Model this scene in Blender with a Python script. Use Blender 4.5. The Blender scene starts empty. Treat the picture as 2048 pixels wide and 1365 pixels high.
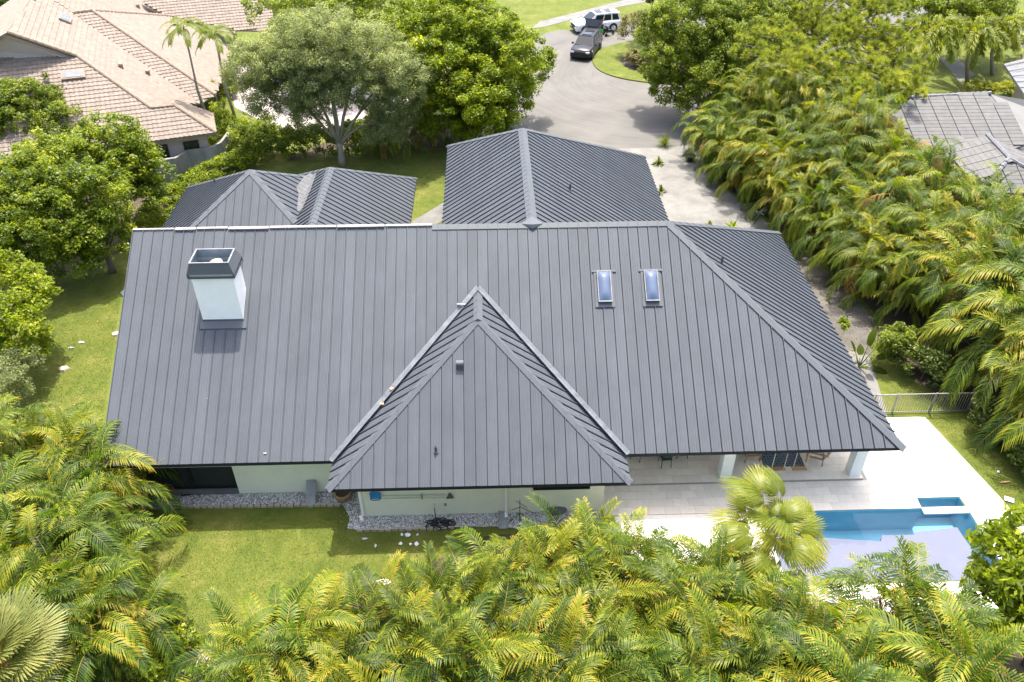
import bpy, bmesh, math, random
import numpy as np
from math import sin, cos, pi, radians as RAD
from mathutils import Vector, Matrix

random.seed(11)
rng = np.random.default_rng(11)
SC = bpy.context.scene
COL = SC.collection

# ------------------------------------------------------------------ camera, light, exposure
PITCH, YAW, ROLL, FPX = .6562, .0311, -.0005, 1622.2
cam_d = bpy.data.cameras.new('camera')
cam_d.sensor_width = 36.0
cam_d.lens = FPX / 2048 * 36.0
cam_d.clip_start, cam_d.clip_end = .1, 3000
cam = bpy.data.objects.new('camera', cam_d)
COL.objects.link(cam)
_cy, _sy, _cp, _sp = cos(YAW), sin(YAW), cos(PITCH), sin(PITCH)
CF = np.array([_sy * _cp, _cy * _cp, -_sp])
CR = np.array([_cy, -_sy, 0.])
CU = np.cross(CR, CF)
CR, CU = CR * cos(ROLL) + CU * sin(ROLL), -CR * sin(ROLL) + CU * cos(ROLL)
CO = np.array([0, 0, 25.05])
cam.matrix_world = Matrix(((CR[0], CU[0], -CF[0], CO[0]), (CR[1], CU[1], -CF[1], CO[1]),
                           (CR[2], CU[2], -CF[2], CO[2]), (0, 0, 0, 1)))
SC.camera = cam

SUN_DIR = Vector((.055, .335, 1)).normalized()
SUN_EL = math.asin(SUN_DIR.z)
world = bpy.data.worlds.new('World')
SC.world = world
world.use_nodes = True
wn = world.node_tree
for n in list(wn.nodes):
    wn.nodes.remove(n)
sky = wn.nodes.new('ShaderNodeTexSky')
sky.sky_type = 'NISHITA'
sky.sun_disc = False
sky.sun_elevation = SUN_EL
sky.sun_rotation = math.atan2(SUN_DIR.x, SUN_DIR.y)
sky.air_density, sky.dust_density, sky.ozone_density = 1.0, 5.0, .4
bg = wn.nodes.new('ShaderNodeBackground')
bg.inputs['Strength'].default_value = .148
wo = wn.nodes.new('ShaderNodeOutputWorld')
wn.links.new(sky.outputs[0], bg.inputs[0])
wn.links.new(bg.outputs[0], wo.inputs[0])

sun_d = bpy.data.lights.new('sun', 'SUN')
sun_d.energy = 2.45
sun_d.angle = RAD(.55)
sun_d.color = (1, .955, .88)
sun = bpy.data.objects.new('sun', sun_d)
COL.objects.link(sun)
sun.rotation_euler = SUN_DIR.to_track_quat('Z', 'Y').to_euler()
sun.location = (3, 20, 60)

SC.view_settings.view_transform = 'Standard'
SC.view_settings.look = 'None'
SC.view_settings.exposure = 1.83
SC.view_settings.gamma = 1
SC.view_settings.use_curve_mapping = False
SC.render.engine = 'CYCLES'
SC.cycles.max_bounces = 8
SC.cycles.transparent_max_bounces = 16


def at(px, py, z=0.0):
    """world point at height z under a pixel of the 2048 px photograph (used to survey positions)"""
    d = CF + CR * (px - 1024) / FPX - CU * (py - 682.5) / FPX
    return Vector(CO + d * ((z - CO[2]) / d[2]))


def aty(px, py, y):
    d = CF + CR * (px - 1024) / FPX - CU * (py - 682.5) / FPX
    return Vector(CO + d * ((y - CO[1]) / d[1]))


def atp(px, py, n, p):
    d = CF + CR * (px - 1024) / FPX - CU * (py - 682.5) / FPX
    n, p = np.array(n), np.array(p)
    return Vector(CO + d * (((p - CO) @ n) / (d @ n)))


# ------------------------------------------------------------------ materials
def newmat(name):
    m = bpy.data.materials.new(name)
    m.use_nodes = True
    nt = m.node_tree
    for n in list(nt.nodes):
        nt.nodes.remove(n)
    out = nt.nodes.new('ShaderNodeOutputMaterial')
    return m, nt, out


def N(nt, t, **kw):
    n = nt.nodes.new(t)
    for k, v in kw.items():
        if k in n.inputs:
            n.inputs[k].default_value = v
        else:
            setattr(n, k, v)
    return n


def ramp(nt, stops):
    r = nt.nodes.new('ShaderNodeValToRGB')
    el = r.color_ramp.elements
    while len(el) > len(stops):
        el.remove(el[-1])
    while len(el) < len(stops):
        el.new(.5)
    for e, (p, c) in zip(el, stops):
        e.position = p
        e.color = (*c, 1)
    return r


def mat(name, col, rough=.6, metal=0., var=.12, scale=3., bump=0., bscale=40., objvar=0., spec=.5, stretch=None,
        col2=None, coat=0.):
    """principled surface with noise-driven colour variation and optional bump"""
    m, nt, out = newmat(name)
    b = N(nt, 'ShaderNodeBsdfPrincipled')
    b.inputs['Roughness'].default_value = rough
    b.inputs['Metallic'].default_value = metal
    b.inputs['Specular IOR Level'].default_value = spec
    if coat:
        b.inputs['Coat Weight'].default_value = coat
    tc = N(nt, 'ShaderNodeTexCoord')
    src = tc.outputs['Object']
    if stretch:
        mp = N(nt, 'ShaderNodeMapping')
        mp.inputs['Scale'].default_value = stretch
        nt.links.new(src, mp.inputs[0])
        src = mp.outputs[0]
    nz = N(nt, 'ShaderNodeTexNoise')
    nz.inputs['Scale'].default_value = scale
    nz.inputs['Detail'].default_value = 6
    nz.inputs['Roughness'].default_value = .65
    nt.links.new(src, nz.inputs['Vector'])
    c2 = col2 or tuple(min(1, c * (1 + var)) for c in col)
    c1 = col if col2 else tuple(c * (1 - var) for c in col)
    r = ramp(nt, [(.3, c1), (.7, c2)])
    nt.links.new(nz.outputs[0], r.inputs[0])
    last = r.outputs[0]
    if objvar:
        oi = N(nt, 'ShaderNodeObjectInfo')
        mr = N(nt, 'ShaderNodeMapRange')
        mr.inputs[3].default_value, mr.inputs[4].default_value = 1 - objvar, 1 + objvar
        nt.links.new(oi.outputs['Random'], mr.inputs[0])
        mx = N(nt, 'ShaderNodeVectorMath', operation='SCALE')
        nt.links.new(last, mx.inputs[0])
        nt.links.new(mr.outputs[0], mx.inputs['Scale'])
        last = mx.outputs[0]
    nt.links.new(last, b.inputs['Base Color'])
    if bump:
        nb = N(nt, 'ShaderNodeTexNoise')
        nb.inputs['Scale'].default_value = bscale
        nb.inputs['Detail'].default_value = 4
        nt.links.new(src, nb.inputs['Vector'])
        bp = N(nt, 'ShaderNodeBump')
        bp.inputs['Strength'].default_value = bump
        bp.inputs['Distance'].default_value = .02
        nt.links.new(nb.outputs[0], bp.inputs['Height'])
        nt.links.new(bp.outputs[0], b.inputs['Normal'])
    nt.links.new(b.outputs[0], out.inputs[0])
    return m


def leafmat(name, stops, trans=.35, rough=.42, objshift=.35, tcol=None, spec=.25):
    """leaf: per-leaf tint (mesh attribute) plus per-object shift choose the colour; light passes through"""
    m, nt, out = newmat(name)
    a = N(nt, 'ShaderNodeAttribute', attribute_name='tint')
    oi = N(nt, 'ShaderNodeObjectInfo')
    mr = N(nt, 'ShaderNodeMapRange')
    mr.inputs[3].default_value, mr.inputs[4].default_value = -objshift, objshift
    nt.links.new(oi.outputs['Random'], mr.inputs[0])
    ad = N(nt, 'ShaderNodeMath', operation='ADD', use_clamp=True)
    nt.links.new(a.outputs['Fac'], ad.inputs[0])
    nt.links.new(mr.outputs[0], ad.inputs[1])
    r = ramp(nt, stops)
    nt.links.new(ad.outputs[0], r.inputs[0])
    b = N(nt, 'ShaderNodeBsdfPrincipled')
    b.inputs['Roughness'].default_value = rough
    b.inputs['Specular IOR Level'].default_value = spec
    nt.links.new(r.outputs[0], b.inputs['Base Color'])
    t = N(nt, 'ShaderNodeBsdfTranslucent')
    vm = N(nt, 'ShaderNodeVectorMath', operation='MULTIPLY')
    vm.inputs[1].default_value = tcol or (1.9, 1.9, .8)
    nt.links.new(r.outputs[0], vm.inputs[0])
    nt.links.new(vm.outputs[0], t.inputs[0])
    mx = N(nt, 'ShaderNodeMixShader')
    mx.inputs[0].default_value = trans
    nt.links.new(b.outputs[0], mx.inputs[1])
    nt.links.new(t.outputs[0], mx.inputs[2])
    nt.links.new(mx.outputs[0], out.inputs[0])
    return m


def groundmat(name, stops, big=.25, mid=1.6, fine=22., bump=.5, rough=.9, wts=(.35, .3, .35)):
    """ground cover from three scales of noise"""
    m, nt, out = newmat(name)
    tc = N(nt, 'ShaderNodeTexCoord')
    acc = None
    for s, w, d in ((big, wts[0], 3), (mid, wts[1], 5), (fine, wts[2], 5)):
        nz = N(nt, 'ShaderNodeTexNoise')
        nz.inputs['Scale'].default_value = s
        nz.inputs['Detail'].default_value = d
        nz.inputs['Roughness'].default_value = .7
        nt.links.new(tc.outputs['Object'], nz.inputs['Vector'])
        mu = N(nt, 'ShaderNodeMath', operation='MULTIPLY')
        mu.inputs[1].default_value = w
        nt.links.new(nz.outputs[0], mu.inputs[0])
        if acc is None:
            acc = mu.outputs[0]
        else:
            ad = N(nt, 'ShaderNodeMath', operation='ADD')
            nt.links.new(acc, ad.inputs[0])
            nt.links.new(mu.outputs[0], ad.inputs[1])
            acc = ad.outputs[0]
        lastn = nz
    r = ramp(nt, stops)
    nt.links.new(acc, r.inputs[0])
    b = N(nt, 'ShaderNodeBsdfPrincipled')
    b.inputs['Roughness'].default_value = rough
    b.inputs['Specular IOR Level'].default_value = .2
    nt.links.new(r.outputs[0], b.inputs['Base Color'])
    bp = N(nt, 'ShaderNodeBump')
    bp.inputs['Strength'].default_value = bump
    bp.inputs['Distance'].default_value = .03
    nt.links.new(lastn.outputs[0], bp.inputs['Height'])
    nt.links.new(bp.outputs[0], b.inputs['Normal'])
    nt.links.new(b.outputs[0], out.inputs[0])
    return m


def glassmat(name, tint, rough=.03, alpha=.25):
    """pane: tinted see-through layer under a glossy coat"""
    m, nt, out = newmat(name)
    t = N(nt, 'ShaderNodeBsdfTransparent')
    t.inputs[0].default_value = (*tint, 1)
    b = N(nt, 'ShaderNodeBsdfPrincipled')
    b.inputs['Base Color'].default_value = (*[c * .28 for c in tint], 1)
    b.inputs['Roughness'].default_value = rough
    b.inputs['Specular IOR Level'].default_value = .6
    mx = N(nt, 'ShaderNodeMixShader')
    mx.inputs[0].default_value = alpha
    nt.links.new(t.outputs[0], mx.inputs[1])
    nt.links.new(b.outputs[0], mx.inputs[2])
    nt.links.new(mx.outputs[0], out.inputs[0])
    return m


def watermat():
    m, nt, out = newmat('pool_water')
    t = N(nt, 'ShaderNodeBsdfTransparent')
    t.inputs[0].default_value = (.86, .92, .95, 1)
    g = N(nt, 'ShaderNodeBsdfGlossy')
    g.inputs['Roughness'].default_value = .05
    tc = N(nt, 'ShaderNodeTexCoord')
    nz = N(nt, 'ShaderNodeTexNoise')
    nz.inputs['Scale'].default_value = 2.2
    nz.inputs['Detail'].default_value = 3
    nt.links.new(tc.outputs['Object'], nz.inputs['Vector'])
    bp = N(nt, 'ShaderNodeBump')
    bp.inputs['Strength'].default_value = .10
    bp.inputs['Distance'].default_value = .05
    nt.links.new(nz.outputs[0], bp.inputs['Height'])
    nt.links.new(bp.outputs[0], g.inputs['Normal'])
    fr = N(nt, 'ShaderNodeFresnel')
    fr.inputs['IOR'].default_value = 1.33
    mx = N(nt, 'ShaderNodeMixShader')
    nt.links.new(fr.outputs[0], mx.inputs[0])
    nt.links.new(t.outputs[0], mx.inputs[1])
    nt.links.new(g.outputs[0], mx.inputs[2])
    nt.links.new(mx.outputs[0], out.inputs[0])
    return m


def roadmat():
    """sun-bleached asphalt with worn arcs where cars turn round the island"""
    m, nt, out = newmat('asphalt')
    tc = N(nt, 'ShaderNodeTexCoord')
    sub = N(nt, 'ShaderNodeVectorMath', operation='SUBTRACT')
    sub.inputs[1].default_value = (14.5, 70, 0)
    nt.links.new(tc.outputs['Object'], sub.inputs[0])
    ln = N(nt, 'ShaderNodeVectorMath', operation='LENGTH')
    nt.links.new(sub.outputs[0], ln.inputs[0])
    sep = N(nt, 'ShaderNodeSeparateXYZ')
    nt.links.new(sub.outputs[0], sep.inputs[0])
    an = N(nt, 'ShaderNodeMath', operation='ARCTAN2')
    nt.links.new(sep.outputs[1], an.inputs[0])
    nt.links.new(sep.outputs[0], an.inputs[1])
    cmb = N(nt, 'ShaderNodeCombineXYZ')
    nt.links.new(ln.outputs['Value'], cmb.inputs[0])
    nt.links.new(an.outputs[0], cmb.inputs[1])
    mp = N(nt, 'ShaderNodeMapping')
    mp.inputs['Scale'].default_value = (1.6, 1.3, 1)
    nt.links.new(cmb.outputs[0], mp.inputs[0])
    n1 = N(nt, 'ShaderNodeTexNoise')
    n1.inputs['Scale'].default_value = 1.5
    n1.inputs['Detail'].default_value = 7
    n1.inputs['Roughness'].default_value = .7
    nt.links.new(mp.outputs[0], n1.inputs['Vector'])
    n2 = N(nt, 'ShaderNodeTexNoise')
    n2.inputs['Scale'].default_value = .35
    n2.inputs['Detail'].default_value = 8
    nt.links.new(tc.outputs['Object'], n2.inputs['Vector'])
    mx = N(nt, 'ShaderNodeMath', operation='ADD')
    nt.links.new(n1.outputs[0], mx.inputs[0])
    nt.links.new(n2.outputs[0], mx.inputs[1])
    r = ramp(nt, [(.36, (.076, .072, .065)), (.52, (.103, .098, .088)), (.7, (.130, .122, .106))])
    hv = N(nt, 'ShaderNodeMath', operation='MULTIPLY')
    hv.inputs[1].default_value = .5
    nt.links.new(mx.outputs[0], hv.inputs[0])
    nt.links.new(hv.outputs[0], r.inputs[0])
    b = N(nt, 'ShaderNodeBsdfPrincipled')
    b.inputs['Roughness'].default_value = .85
    nt.links.new(r.outputs[0], b.inputs['Base Color'])
    nt.links.new(b.outputs[0], out.inputs[0])
    return m


def rugmat():
    m, nt, out = newmat('rug_weave')
    tc = N(nt, 'ShaderNodeTexCoord')
    mp = N(nt, 'ShaderNodeMapping')
    mp.inputs['Rotation'].default_value = (0, 0, RAD(45))
    nt.links.new(tc.outputs['Object'], mp.inputs[0])
    w1 = N(nt, 'ShaderNodeTexVoronoi', distance='CHEBYCHEV')
    w1.inputs['Scale'].default_value = 5
    w1.inputs['Randomness'].default_value = 0
    nt.links.new(mp.outputs[0], w1.inputs['Vector'])
    r = ramp(nt, [(.0, (.02, .03, .05)), (.26, (.02, .03, .05)), (.30, (.18, .25, .30)), (.38, (.18, .25, .30)),
                  (.42, (.02, .03, .05))])
    nt.links.new(w1.outputs['Distance'], r.inputs[0])
    b = N(nt, 'ShaderNodeBsdfPrincipled')
    b.inputs['Roughness'].default_value = .95
    nt.links.new(r.outputs[0], b.inputs['Base Color'])
    nt.links.new(b.outputs[0], out.inputs[0])
    return m


M = {}
M['grass'] = groundmat('grass', [(.34, (.042, .062, .010)), (.44, (.072, .098, .014)), (.53, (.105, .122, .020)),
                                 (.60, (.150, .145, .038)), (.70, (.20, .165, .075))], big=.5, mid=2.2, fine=26, bump=.9)
M['soil'] = groundmat('soil', [(.35, (.03, .024, .018)), (.5, (.065, .05, .035)), (.68, (.13, .10, .07))], fine=14)
M['gravel'] = groundmat('gravel', [(.36, (.10, .097, .088)), (.5, (.165, .16, .147)), (.64, (.24, .232, .212))],
                        big=.22, mid=1.1, fine=18)
M['dirtdrive'] = groundmat('dirt_drive', [(.34, (.05, .046, .038)), (.5, (.10, .092, .08)), (.68, (.17, .16, .14))],
                           big=.35, mid=1.5, fine=18)
M['stone_bed'] = groundmat('stone_bed', [(.36, (.10, .085, .07)), (.5, (.22, .20, .18)), (.66, (.38, .365, .34))], fine=30)
M['pebble'] = mat('pebble', (.32, .31, .29), .8, col2=(.62, .61, .58), scale=9)
M['road'] = roadmat()
M['concrete'] = mat('concrete', (.135, .132, .124), .85, var=.22, scale=1.2, bump=.15)
M['pinkpaver'] = mat('pink_paver', (.33, .285, .27), .85, var=.15, scale=4, bump=.2)
M['roof'] = mat('charcoal_metal', (.083, .092, .104), .46, .0, var=.085, scale=1.1, objvar=.06, spec=.15, stretch=(1, .18, 1))
M['trim'] = mat('charcoal_trim', (.080, .089, .098), .44, .0, var=.06, scale=2, spec=.25)
M['galv'] = mat('galvanised_metal', (.17, .178, .19), .42, .3, var=.3, scale=3)
M['hoodin'] = mat('bare_sheet_metal', (.30, .36, .40), .4, .3, var=.15)
M['pane_grey'] = mat('grey_skylight_pane', (.10, .11, .12), .25, 0, var=.3)
M['galv_old'] = mat('grey_underlay', (.10, .102, .105), .6, 0, var=.35, scale=4)
M['underlay'] = mat('pale_ridge_batten', (.30, .27, .255), .7, var=.16, scale=5)
M['rust'] = mat('orange_foam', (.55, .33, .12), .8, var=.3, scale=12)
M['deckbase'] = mat('roof_slab', (.022, .023, .026), .8, spec=.2)
M['wall_cream'] = mat('cream_stucco', (.80, .80, .62), .9, var=.04, scale=1.5, bump=.12, bscale=60)
M['white'] = mat('white_paint', (.90, .875, .83), .75, var=.04, scale=2, bump=.06, bscale=80)
M['column'] = mat('column_paint', (.72, .77, .75), .75, var=.04, scale=2)
M['darkscreen'] = mat('insect_screen', (.018, .021, .022), .7, var=.12, scale=5)
M['darkframe'] = mat('bronze_frame', (.022, .022, .022), .45, .3)
M['glass_dark'] = mat('dark_window_glass', (.018, .022, .026), .06, 0, var=.1, spec=.7)
M['glass_car'] = mat('car_glass', (.012, .016, .020), .06, 0, var=.1, spec=.45)
M['travertine'] = mat('travertine', (.66, .61, .53), .6, var=.06, scale=5, objvar=.08, bump=.08)
M['deckwhite'] = mat('white_deck_stone', (.66, .64, .60), .6, var=.05, scale=3, objvar=.03, bump=.05)
M['grout'] = mat('grout', (.36, .34, .30), .9)
M['plaster'] = mat('pool_plaster', (.15, .43, .56), .8, var=.10, scale=.8)
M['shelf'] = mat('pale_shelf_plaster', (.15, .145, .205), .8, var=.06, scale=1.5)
M['water'] = watermat()
M['dome'] = glassmat('skylight_acrylic', (.42, .55, .85), .05, .75)
M['fence_metal'] = mat('fence_metal', (.20, .19, .175), .5, .3, var=.2)
M['wood'] = mat('teak', (.33, .19, .085), .6, var=.25, scale=6, stretch=(1, 8, 8))
M['cushion'] = mat('cushion', (.68, .65, .58), .9, var=.05)
M['greenpaint'] = mat('green_painted_metal', (.016, .055, .038), .4, .1)
M['rug'] = rugmat()
M['rope'] = mat('rope', (.58, .50, .36), .9, var=.2, scale=30)
M['blue'] = mat('pool_net_blue', (.03, .20, .48), .6)
M['alu'] = mat('pole_aluminium', (.50, .55, .54), .4, .4)
M['black'] = mat('black_rubber', (.012, .012, .013), .5)
M['terracotta'] = mat('terracotta', (.30, .19, .09), .7, var=.25, scale=6)
M['flatstone'] = mat('flat_stone', (.26, .26, .25), .85, var=.2, scale=4)
M['tan_stone'] = mat('tan_stone', (.38, .31, .24), .85, var=.3, scale=5, bump=.3, bscale=12)
M['litter'] = mat('white_rag', (.75, .75, .76), .8, var=.08)
M['bark'] = mat('bark', (.12, .105, .085), .9, var=.35, scale=6, bump=.5, bscale=14, stretch=(3, 3, .6))
M['palebark'] = mat('pale_bark', (.27, .245, .20), .9, var=.3, scale=5, bump=.3, bscale=10, stretch=(2, 2, .8))
M['cane'] = mat('palm_cane', (.16, .17, .06), .6, var=.4, scale=4, stretch=(1, 1, 5))
M['palmtrunk'] = mat('palm_trunk', (.25, .22, .18), .85, var=.3, scale=3, stretch=(1, 1, 6))
M['tile_pink'] = mat('clay_tile', (.138, .109, .086), .8, var=.25, scale=2.2, col2=(.235, .188, .15))
M['tile_ridge'] = mat('clay_ridge_tile', (.235, .175, .125), .8, var=.2, scale=4)
M['tile_grey'] = mat('grey_tile', (.100, .098, .094), .8, var=.16, scale=2.5, objvar=.09)
M['tile_greyridge'] = mat('grey_ridge_tile', (.125, .13, .14), .75, var=.2, scale=4)
M['roof_flat'] = mat('pale_flat_roof', (.15, .148, .142), .85, var=.1, scale=1)
M['neigh_wall'] = mat('pale_pink_stucco', (.42, .36, .33), .9, var=.06, scale=1)
M['oldconcrete'] = mat('weathered_concrete', (.22, .22, .20), .95, var=.4, scale=1.3, bump=.3, bscale=8, stretch=(1, 1, .4))
M['carwhite'] = mat('white_car_paint', (.76, .77, .78), .25, 0, var=.01, coat=.6)
M['carblack'] = mat('black_car_paint', (.010, .013, .020), .34, 0, var=.02, spec=.3, coat=.12)
M['chrome'] = mat('chrome', (.55, .56, .58), .18, .9, var=.02)
M['lamp'] = mat('headlamp_lens', (.55, .57, .6), .12, .3, var=.1)
M['redlamp'] = mat('tail_lamp_lens', (.30, .02, .02), .2)
M['skin'] = mat('skin', (.50, .30, .21), .6, var=.05)
M['hair'] = mat('brown_hair', (.10, .06, .035), .7)
M['shirt'] = mat('dark_brown_top', (.05, .035, .035), .9)
M['shorts'] = mat('green_shorts', (.05, .42, .10), .85)
M['babyblue'] = mat('blue_cloth', (.05, .10, .32), .85)
# foliage: dark, mid, light, warm
M['areca'] = leafmat('areca_leaf', [(.0, (.015, .036, .006)), (.26, (.042, .080, .009)), (.46, (.098, .145, .011)),
                                    (.66, (.21, .225, .014)), (.84, (.37, .25, .03)), (1.0, (.40, .18, .03))], .34, .48, .21, spec=.2, tcol=(1.75, 1.9, .6))
M['areca_gold'] = leafmat('areca_gold_leaf', [(.0, (.020, .042, .007)), (.26, (.055, .088, .009)), (.46, (.125, .155, .010)),
                                              (.66, (.235, .235, .013)), (.86, (.39, .25, .03)), (1.0, (.42, .17, .03))], .34, .48, .23, spec=.2, tcol=(1.8, 1.85, .6))
M['areca_dry'] = leafmat('areca_dry_leaf', [(0, (.17, .14, .03)), (.5, (.30, .16, .04)), (1, (.30, .21, .12))], .3, .5, .3)
M['rachis'] = leafmat('areca_rachis', [(0, (.24, .22, .03)), (.5, (.38, .27, .03)), (1, (.42, .22, .03))], .12, .4, .4)
M['fanleaf'] = leafmat('fan_palm_leaf', [(0, (.065, .10, .012)), (.5, (.15, .18, .014)), (1, (.30, .27, .03))], .42, .4, .2)
M['sabalf'] = leafmat('sabal_leaf', [(0, (.06, .085, .022)), (.5, (.14, .16, .04)), (1, (.28, .27, .09))], .3, .45, .2)
M['foxleaf'] = leafmat('foxtail_leaf', [(0, (.065, .10, .012)), (.5, (.18, .21, .016)), (1, (.32, .31, .03))], .38, .45, .2)
M['glossy'] = leafmat('glossy_leaf', [(0, (.050, .080, .010)), (.45, (.135, .185, .012)), (.8, (.28, .31, .016)),
                                      (1, (.38, .35, .03))], .5, .4, .06, spec=.3)
M['bright'] = leafmat('bright_leaf', [(0, (.060, .090, .010)), (.45, (.16, .21, .012)), (.8, (.29, .32, .016)),
                                      (1, (.40, .40, .03))], .52, .42, .06)
M['greyleaf'] = leafmat('grey_green_leaf', [(0, (.10, .122, .055)), (.5, (.20, .23, .105)), (1, (.35, .37, .20))], .52, .5, .05)
M['midleaf'] = leafmat('mid_green_leaf', [(0, (.056, .084, .010)), (.5, (.145, .19, .019)), (1, (.29, .31, .03))], .5, .45, .1)
M['darkleaf'] = leafmat('dark_green_leaf', [(0, (.024, .040, .009)), (.5, (.060, .092, .015)), (1, (.16, .19, .025))], .3, .35, .15)
M['croton'] = leafmat('croton_leaf', [(0, (.08, .095, .02)), (.5, (.16, .15, .05)), (1, (.30, .20, .10))], .34, .45, .1)
M['needle'] = leafmat('pine_needle', [(0, (.065, .095, .014)), (.5, (.17, .205, .022)), (1, (.31, .32, .045))], .36, .5, .1)
M['flower'] = leafmat('cream_pink_leaf', [(0, (.12, .16, .03)), (.4, (.4, .34, .2)), (1, (.55, .42, .34))], .3, .5, .05)
M['blade'] = leafmat('grass_blade', [(0, (.045, .065, .010)), (.5, (.095, .115, .017)), (1, (.18, .165, .05))], .3, .6, .0, spec=.1)


# ------------------------------------------------------------------ building helpers
def tag(o, label=None, cat=None, group=None, kind=None):
    for k, v in (('label', label), ('category', cat), ('group', group), ('kind', kind)):
        if v:
            o[k] = v
    return o


def empty(name, loc, rz=0, label=None, cat=None, group=None):
    o = bpy.data.objects.new(name, None)
    COL.objects.link(o)
    o.location = loc
    o.rotation_euler = (0, 0, rz)
    o.empty_display_size = .2
    return tag(o, label, cat, group)


class MB:
    """collects geometry and links it as one mesh object"""

    def __init__(s):
        s.v, s.f, s.m = [], [], []

    def add(s, v, f, mi=0):
        b = len(s.v)
        s.v += [tuple(p) for p in v]
        s.f += [tuple(i + b for i in q) for q in f]
        s.m += [mi] * len(f)
        return s

    def box(s, c, size, rz=0, mi=0, taper=1., rot=None):
        x, y, z = size[0] / 2, size[1] / 2, size[2] / 2
        R = rot or Matrix.Rotation(rz, 3, 'Z')
        v = []
        for dz in (-1, 1):
            t = taper if dz > 0 else 1
            for dx, dy in ((-1, -1), (1, -1), (1, 1), (-1, 1)):
                v.append(Vector(c) + R @ Vector((dx * x * t, dy * y * t, dz * z)))
        return s.add(v, [(3, 2, 1, 0), (4, 5, 6, 7), (0, 1, 5, 4), (1, 2, 6, 5), (2, 3, 7, 6), (3, 0, 4, 7)], mi)

    def prism(s, poly, z0, z1, mi=0):
        n = len(poly)
        v = [(p[0], p[1], z0) for p in poly] + [(p[0], p[1], z1) for p in poly]
        f = [tuple(range(n - 1, -1, -1)), tuple(range(n, 2 * n))]
        f += [(i, (i + 1) % n, n + (i + 1) % n, n + i) for i in range(n)]
        return s.add(v, f, mi)

    def slab(s, poly, t, mi=0):
        """a 3-D polygon given a thickness t straight down"""
        n = len(poly)
        v = [tuple(p) for p in poly] + [(p[0], p[1], p[2] - t) for p in poly]
        f = [tuple(range(n)), tuple(range(2 * n - 1, n - 1, -1))]
        f += [(i, n + i, n + (i + 1) % n, (i + 1) % n) for i in range(n)]
        return s.add(v, f, mi)

    def tube(s, pts, r, n=8, mi=0, caps=True):
        pts = [Vector(p) for p in pts]
        if not hasattr(r, '__len__'):
            r = [r] * len(pts)
        v, f = [], []
        up = Vector((0, 0, 1))
        for i, p in enumerate(pts):
            t = (pts[min(i + 1, len(pts) - 1)] - pts[max(i - 1, 0)])
            t = t.normalized() if t.length > 1e-9 else Vector((0, 0, 1))
            a = t.cross(up)
            if a.length < .05:
                a = t.cross(Vector((1, 0, 0)))
            a.normalize()
            b = t.cross(a)
            for k in range(n):
                q = 2 * pi * k / n
                v.append(p + (a * cos(q) + b * sin(q)) * r[i])
        for i in range(len(pts) - 1):
            for k in range(n):
                f.append((i * n + k, i * n + (k + 1) % n, (i + 1) * n + (k + 1) % n, (i + 1) * n + k))
        if caps:
            f.append(tuple(range(n - 1, -1, -1)))
            f.append(tuple(range((len(pts) - 1) * n, len(pts) * n)))
        return s.add(v, f, mi)

    def lathe(s, prof, c=(0, 0, 0), n=16, mi=0, axis='Z'):
        v, f = [], []
        for (r, z) in prof:
            for k in range(n):
                q = 2 * pi * k / n
                p = (r * cos(q), r * sin(q), z)
                if axis == 'Y':
                    p = (p[0], p[2], p[1])
                if axis == 'X':
                    p = (p[2], p[0], p[1])
                v.append(Vector(c) + Vector(p))
        for i in range(len(prof) - 1):
            for k in range(n):
                f.append((i * n + k, i * n + (k + 1) % n, (i + 1) * n + (k + 1) % n, (i + 1) * n + k))
        f.append(tuple(range(n - 1, -1, -1)))
        f.append(tuple(range((len(prof) - 1) * n, len(prof) * n)))
        return s.add(v, f, mi)

    def grid(s, rows, mi=0, closed=False):
        n = len(rows[0])
        v = [p for r in rows for p in r]
        f = []
        for i in range(len(rows) - 1):
            for k in range(n if closed else n - 1):
                k2 = (k + 1) % n
                f.append((i * n + k, i * n + k2, (i + 1) * n + k2, (i + 1) * n + k))
        return s.add(v, f, mi)

    def build(s, name, mats, parent=None, smooth=False, loc=(0, 0, 0), origin=None):
        me = bpy.data.meshes.new(name)
        v = s.v
        if origin is not None:
            v = [(p[0] - origin[0], p[1] - origin[1], p[2] - origin[2]) for p in v]
        me.from_pydata(v, [], s.f)
        for m in (mats if isinstance(mats, (list, tuple)) else [mats]):
            me.materials.append(m)
        if any(s.m):
            me.polygons.foreach_set('material_index', s.m)
        bm = bmesh.new()
        bm.from_mesh(me)
        bmesh.ops.recalc_face_normals(bm, faces=bm.faces)
        bm.to_mesh(me)
        bm.free()
        if smooth:
            me.polygons.foreach_set('use_smooth', [True] * len(me.polygons))
        me.update()
        o = bpy.data.objects.new(name, me)
        COL.objects.link(o)
        if origin is not None and parent is None:
            o.location = origin
        else:
            o.location = loc
        if parent:
            o.parent = parent
        return o


def np_mesh(name, v, f, mats, tint=None, mi=None):
    """quick mesh from numpy arrays; f is (n,4) or (n,3)"""
    me = bpy.data.meshes.new(name)
    k = f.shape[1]
    me.vertices.add(len(v))
    me.vertices.foreach_set('co', np.ascontiguousarray(v, dtype=np.float32).ravel())
    me.loops.add(f.size)
    me.loops.foreach_set('vertex_index', np.ascontiguousarray(f, dtype=np.int32).ravel())
    me.polygons.add(len(f))
    me.polygons.foreach_set('loop_start', np.arange(0, f.size, k, dtype=np.int32))
    for m in mats:
        me.materials.append(m)
    if mi is not None:
        me.polygons.foreach_set('material_index', np.ascontiguousarray(mi, dtype=np.int32))
    if tint is not None:
        a = me.attributes.new('tint', 'FLOAT', 'FACE')
        a.data.foreach_set('value', np.ascontiguousarray(tint, dtype=np.float32))
    me.update(calc_edges=True)
    return me


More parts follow.
